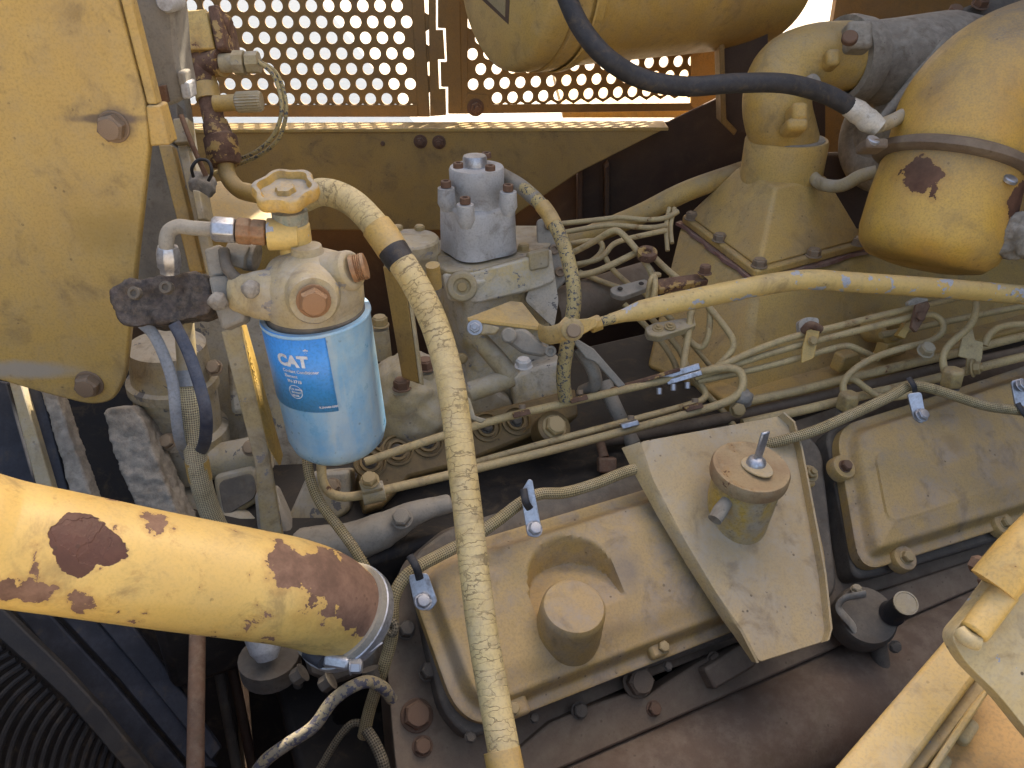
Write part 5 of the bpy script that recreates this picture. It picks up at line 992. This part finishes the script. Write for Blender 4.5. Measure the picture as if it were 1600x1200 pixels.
# ------------------------------------------------------------------ filler shield with breather cap
PS = PC.off(.052)
fsd = thing('filler_shield', 'dusty yellow sheet metal shield with folded edges standing on the valve cover', 'shield', PS.at(1185, 1035))
edge = [(1000, 690), (1218, 650), (1232, 664), (1244, 705), (1262, 800), (1280, 900), (1290, 985), (1286, 1003), (1186, 1035), (1160, 985), (1146, 966), (1118, 925), (1070, 845), (1020, 750)]
mk('sheet', MB().prism(rounded(PS.pts(*edge), .005, 3), CN, .0025), m_shield, fsd, .0008)
le = [(1000, 690), (1010, 722), (1045, 800), (1090, 875), (1146, 966), (1160, 985), (1186, 1035)]; lo_ = [(974, 699), (992, 735), (1030, 805), (1078, 885), (1132, 968), (1150, 992), (1178, 1033)]
a = [PS.at(*x) for x in le]; b = [PS.off(-.016).at(*x) for x in lo_]
m = MB(); k = len(a); m.add(a + b + [x - V((.002, 0, .001)) for x in a] + [x - V((.002, 0, .001)) for x in b], [[i, i + 1, k + i + 1, k + i] for i in range(k - 1)] + [[2 * k + i, 3 * k + i, 3 * k + i + 1, 2 * k + i + 1] for i in range(k - 1)] + [[k + i, k + i + 1, 3 * k + i + 1, 3 * k + i] for i in range(k - 1)] + [[i, 2 * k + i, 2 * k + i + 1, i + 1] for i in range(k - 1)])
mk('folded_edge', m, m_shield, fsd, 0, 50)
re_ = [(1218, 650), (1234, 664), (1246, 705), (1264, 800), (1282, 900), (1291, 985), (1286, 1003)]
a = [PS.at(*x) for x in re_]; b = [x + CN * .010 + E * .001 for x in a]; k = len(a); m = MB()
m.add(a + b + [x - E * .0025 for x in a] + [x - E * .0025 for x in b], [[i, i + 1, k + i + 1, k + i] for i in range(k - 1)] + [[2 * k + i, 3 * k + i, 3 * k + i + 1, 2 * k + i + 1] for i in range(k - 1)] + [[k + i, k + i + 1, 3 * k + i + 1, 3 * k + i] for i in range(k - 1)])
mk('folded_edge', m, m_shield, fsd, 0, 50)
fc = PS.at(1153, 797); fq = lambda z: V((fc.x, fc.y, z)); fzt = zv(fc.x, fc.y, 722)
tilt = (UP + NN * .12).normalized()
fn = thing('oil_filler', 'oil filler neck with a rusty wing handled cap rising through the shield', 'oil filler', fc)
hgt = fzt - fc.z
m_neck = pmat('filler_neck_paint', (.56, .36, .06), (.42, .33, .2), vs=22, dust=.5, up=.2, dcol=(.44, .41, .35), rough=.5)
m_cap = pmat('rusty_filler_cap', (.37, .255, .13), (.29, .17, .085), vs=22, dust=.3, up=.25, dcol=(.42, .33, .2), rust=.35, rs=60, rough=.6)
mk('neck', MB().lathe(fc - tilt * .04, tilt, [(.034, 0), (.0365, .04 + hgt - .012)], 40), m_neck, fn)
fcap = mk('cap', MB().lathe(fc + tilt * (hgt - .016), tilt, [(.038, 0), (.0405, .001), (.0412, .004), (.0412, .013), (.0395, .0165), (.036, .0168), (.034, .0155), (.001, .0155)], 56), m_cap, fn)
ct = fc + tilt * (hgt + .0003)
mk('oval_plate', MB().prism([ct + tilt * .0018 + (E * math.cos(w) * (.014 if math.cos(w) < 0 else .014) + NN * math.sin(w) * (.014 if math.sin(w) < 0 else .024)) + E * .004 for w in [2 * math.pi * i / 28 for i in range(28)]], tilt, .0022), m_shield, fcap, .0006)
mk('pivot', MB().lathe(ct + E * .006 + tilt * .001, tilt, [(.0105, 0), (.0095, .005), (.006, .008), (.001, .009)], 28), m_galv, fcap)
hb = ct + E * .006 + tilt * .006
mk('wing_handle', MB().box(hb + (UP * .9 + E * .12).normalized() * .017, E * .0052, NN * .0018, (UP * .9 + E * .12).normalized() * .018), m_galv, fcap, .0015)
mk('spout', MB().tube([fc + tilt * (hgt - .03) + (-E * .03 + NN * .01), fc + tilt * (hgt - .033) + (-E * .045 + NN * .018), fc + tilt * (hgt - .038) + (-E * .056 + NN * .024)], [.0065, .008, .0075], 16), m_cast, fn)
# ------------------------------------------------------------------ braided harness and its clips
hr = .0062
pipe('harness', [(1640, 648, .99), (1590, 641, .985), (1540, 634, .98), (1490, 618, .975), (1450, 606, .97), (1422, 603, .965), (1390, 620, .955), (1330, 648, .94), (1270, 674, .93), (1215, 690, .93), (1150, 705, .95)], hr, m_braid, 'braided wire sleeve sagging over the second valve cover', 'wire sleeve')
pipe('harness', [(1010, 728, .90), (975, 738, .885), (930, 756, .87), (880, 770, .85), (842, 772, .835), (815, 785, .825), (775, 815, .815), (735, 842, .805), (690, 866, .79), (655, 885, .775), (630, 905, .765), (615, 935, .76), (613, 965, .76), (612, 995, .765), (600, 1040, .77), (588, 1075, .78), (577, 1110, .79), (568, 1150, .80)], hr, m_braid, 'braided wire sleeve along the first valve cover and down its left end', 'wire sleeve')
pipe('harness_knot', [(612, 968, .752), (618, 978, .75), (614, 990, .75), (606, 985, .752), (606, 972, .754)], .0035, m_braidd, 'grey tied knot on the braided sleeve left of the valve cover', 'knot')
pipe('harness_branch', [(572, 1140, .79), (585, 1160, .785), (598, 1190, .78), (604, 1225, .78)], .0058, m_braidd, 'dirty braided branch leading to the bottom edge', 'wire sleeve')
pipe('harness_branch', [(572, 1148, .80), (566, 1132, .80), (552, 1130, .80), (535, 1145, .80), (515, 1175, .80), (492, 1215, .80)], .0038, m_braidd, 'thin dirty braided branch curving down to the left', 'wire sleeve')
pipe('loop_hose', [(395, 1215, .72), (415, 1188, .72), (450, 1162, .72), (490, 1135, .72), (520, 1095, .725), (548, 1074, .73), (575, 1065, .74), (598, 1074, .75), (612, 1092, .765)], .0058, m_hose3, 'grey flaking hose arching across the bottom left of the valve cover', 'hose')
pipe('harness_branch', [(478, 700, .82), (484, 745, .81), (500, 785, .80), (530, 825, .79), (555, 860, .785), (572, 890, .785), (585, 925, .79), (590, 960, .80)], .0052, m_braid, 'braided wire sleeve coming out below the blue filter', 'wire sleeve')
def clip(pts, d, bolt_uv, lab, mat, tie):
    c = thing('harness_clip', lab, 'clip', P(bolt_uv[0], bolt_uv[1], d), 'clips holding the braided sleeve')
    mk('strap', MB().prism(rounded([P(u, v, d) for u, v in pts], .004), TC + UP * .3, .003), mat, c, .0006)
    bolt(c, P(bolt_uv[0], bolt_uv[1], d - .002), CN, .0068, m_galv if mat is not m_shield else m_boltr)
    mk('tie', MB().tube(PP(*tie), .0038, 8, flat=.45), m_rub, c); return c
clip([(813, 770), (826, 748), (832, 750), (847, 830), (838, 840), (824, 838)], .81, (835, 827), 'bright steel clip with a black tie on top of the first valve cover', m_galv, ((818, 764, .80), (822, 785, .795), (828, 795, .80)))
clip([(637, 898), (668, 895), (684, 940), (672, 955), (648, 950)], .762, (661, 940), 'bluish steel clip at the upper left corner of the first valve cover', m_galv, ((640, 868, .76), (650, 885, .755), (656, 905, .76)))
clip([(1418, 615), (1440, 612), (1448, 655), (1440, 662), (1428, 655)], .95, (1440, 649), 'pale steel clip holding the sleeve on the second valve cover', m_galv, ((1420, 590, .955), (1428, 603, .95), (1430, 615, .955)))
clip([(1580, 595), (1600, 590), (1606, 640), (1590, 650)], .99, (1596, 603), 'pale steel clip at the right edge of the second valve cover', m_galv, ((1590, 630, .98), (1600, 645, .975), (1606, 655, .98)))
# ------------------------------------------------------------------ dim parts over the manifold
dk = thing('drain_disc', 'dim brown round canister with a bent bracket above the exhaust manifold', 'canister', P(1345, 1020, .95))
da = (P(1370, 950, .88) - P(1340, 975, .93)).normalized()
mk('disc', MB().lathe(P(1338, 975, .94), da, [(.001, 0), (.030, 0), (.034, .004), (.035, .03), (.032, .036), (.02, .038)], 40), m_castd, dk)
mk('bracket', MB().tube(PP((1352, 928, .90), (1318, 936, .90), (1310, 948, .90), (1330, 975, .90), (1350, 1005, .905)), .0055, 10, flat=.4), m_cast, dk)
bolt(dk, P(1398, 1010, .9), TC, .006, m_castd); bolt(dk, P(1338, 922, .92), UP, .0055, m_tanc)
pipe('drain_tube', [(1372, 1000, .93), (1378, 1040, .93), (1395, 1080, .94)], .0095, m_castd, 'dim drain tube running down from the round canister', 'pipe')
rp = thing('rubber_plug', 'black ribbed rubber plug with a tan round end right of the canister', 'plug', P(1390, 960, .9))
ra = (P(1422, 938, .86) - P(1385, 965, .92)).normalized(); r0 = P(1383, 966, .925)
mk('ribbed_body', MB().lathe(r0, ra, [(.012, 0), (.0145, .008), (.012, .014), (.0145, .022), (.012, .028), (.0125, .055), (.0128, .062)], 30), m_rub, rp)
mk('end_face', MB().lathe(r0 + ra * .062, ra, [(.0128, -.002), (.0132, .001), (.0115, .0014), (.011, .0006), (.001, .0006)], 30), m_tanc, rp)
rs_ = thing('rusty_stud', 'rusty threaded stud beside the yellow foreground arm', 'stud', P(1545, 895, .75))
mk('stud', MB().tube(PP((1522, 880, .78), (1570, 900, .75)), .009, 6, smooth=False), m_rust, rs_); mk('nut', MB().tube(PP((1540, 905, .76), (1575, 910, .74)), .013, 6, smooth=False), m_rust, rs_, .001)
# ------------------------------------------------------------------ foreground frame, lower right
PK = Plane(P(1450, 1100, .60), (UP * .9 + NN * .25 - AX * .15))
fr = thing('frame_rail', 'sunlit yellow frame rail rising from the bottom edge at right', 'frame rail', PK.at(1400, 1150))
mk('top_face', MB().prism(PK.pts((1285, 1222), (1490, 984), (1525, 1000), (1540, 1040), (1405, 1222)), PK.n, .035), m_fore, fr, .004)
mk('recess_strip', MB().prism(PK.off(-.012).pts((1400, 1222), (1515, 1070), (1545, 1040), (1555, 1060), (1430, 1222)), PK.n, .02), m_foreg, fr, .002)
mk('thin_rail', MB().prism(PK.off(.001).pts((1436, 1222), (1518, 1100), (1548, 1066), (1552, 1072), (1452, 1222)), PK.n, .012), m_fore, fr, .0015)
op = thing('orange_step', 'orange yellow plate with rounded clips in the lower right corner', 'plate', PK.at(1550, 1180))
mk('plate', MB().prism(PK.off(-.02).pts((1430, 1230), (1550, 1060), (1700, 1150), (1700, 1330), (1430, 1330)), PK.n, .01), m_orange, op, .001)
for u, v in ((1512, 1140), (1470, 1195)):
    mk('clip', MB().prism(rounded(PK.off(-.008).pts((u - 20, v + 8), (u + 5, v - 22), (u + 22, v - 8), (u + 2, v + 24)), .006), PK.n, .010), m_foreg, op, .003)
PL2 = Plane(P(1560, 1000, .55), (TC + UP * .4 + NN * .1))
fa = thing('latch_casting', 'weathered tan foreground casting at the right edge holding a yellow pin', 'casting', PL2.at(1580, 1120))
mk('body', MB().prism(rounded(PL2.pts((1484, 992), (1520, 950), (1590, 855), (1660, 780), (1700, 1250), (1612, 1150), (1560, 1085), (1508, 1035)), .008), PL2.n, .014), m_foreg, fa, .004, seg=3)
mk('pin', MB().tube([PL2.off(.006).at(1520, 990), PL2.off(.006).at(1572, 922)], .0095, 24, smooth=False), m_fore, fa, .002)
mk('pin_rim', MB().tube([PL2.off(.004).at(1500, 986), PL2.off(.008).at(1512, 998), PL2.off(.008).at(1528, 1004)], .0055, 12), m_foreg, fa)
mk('arm', MB().tube([PL2.off(.004).at(1552, 915), PL2.off(.01).at(1590, 870), PL2.off(.01).at(1660, 800)], .016, 24), m_yelr, fa)
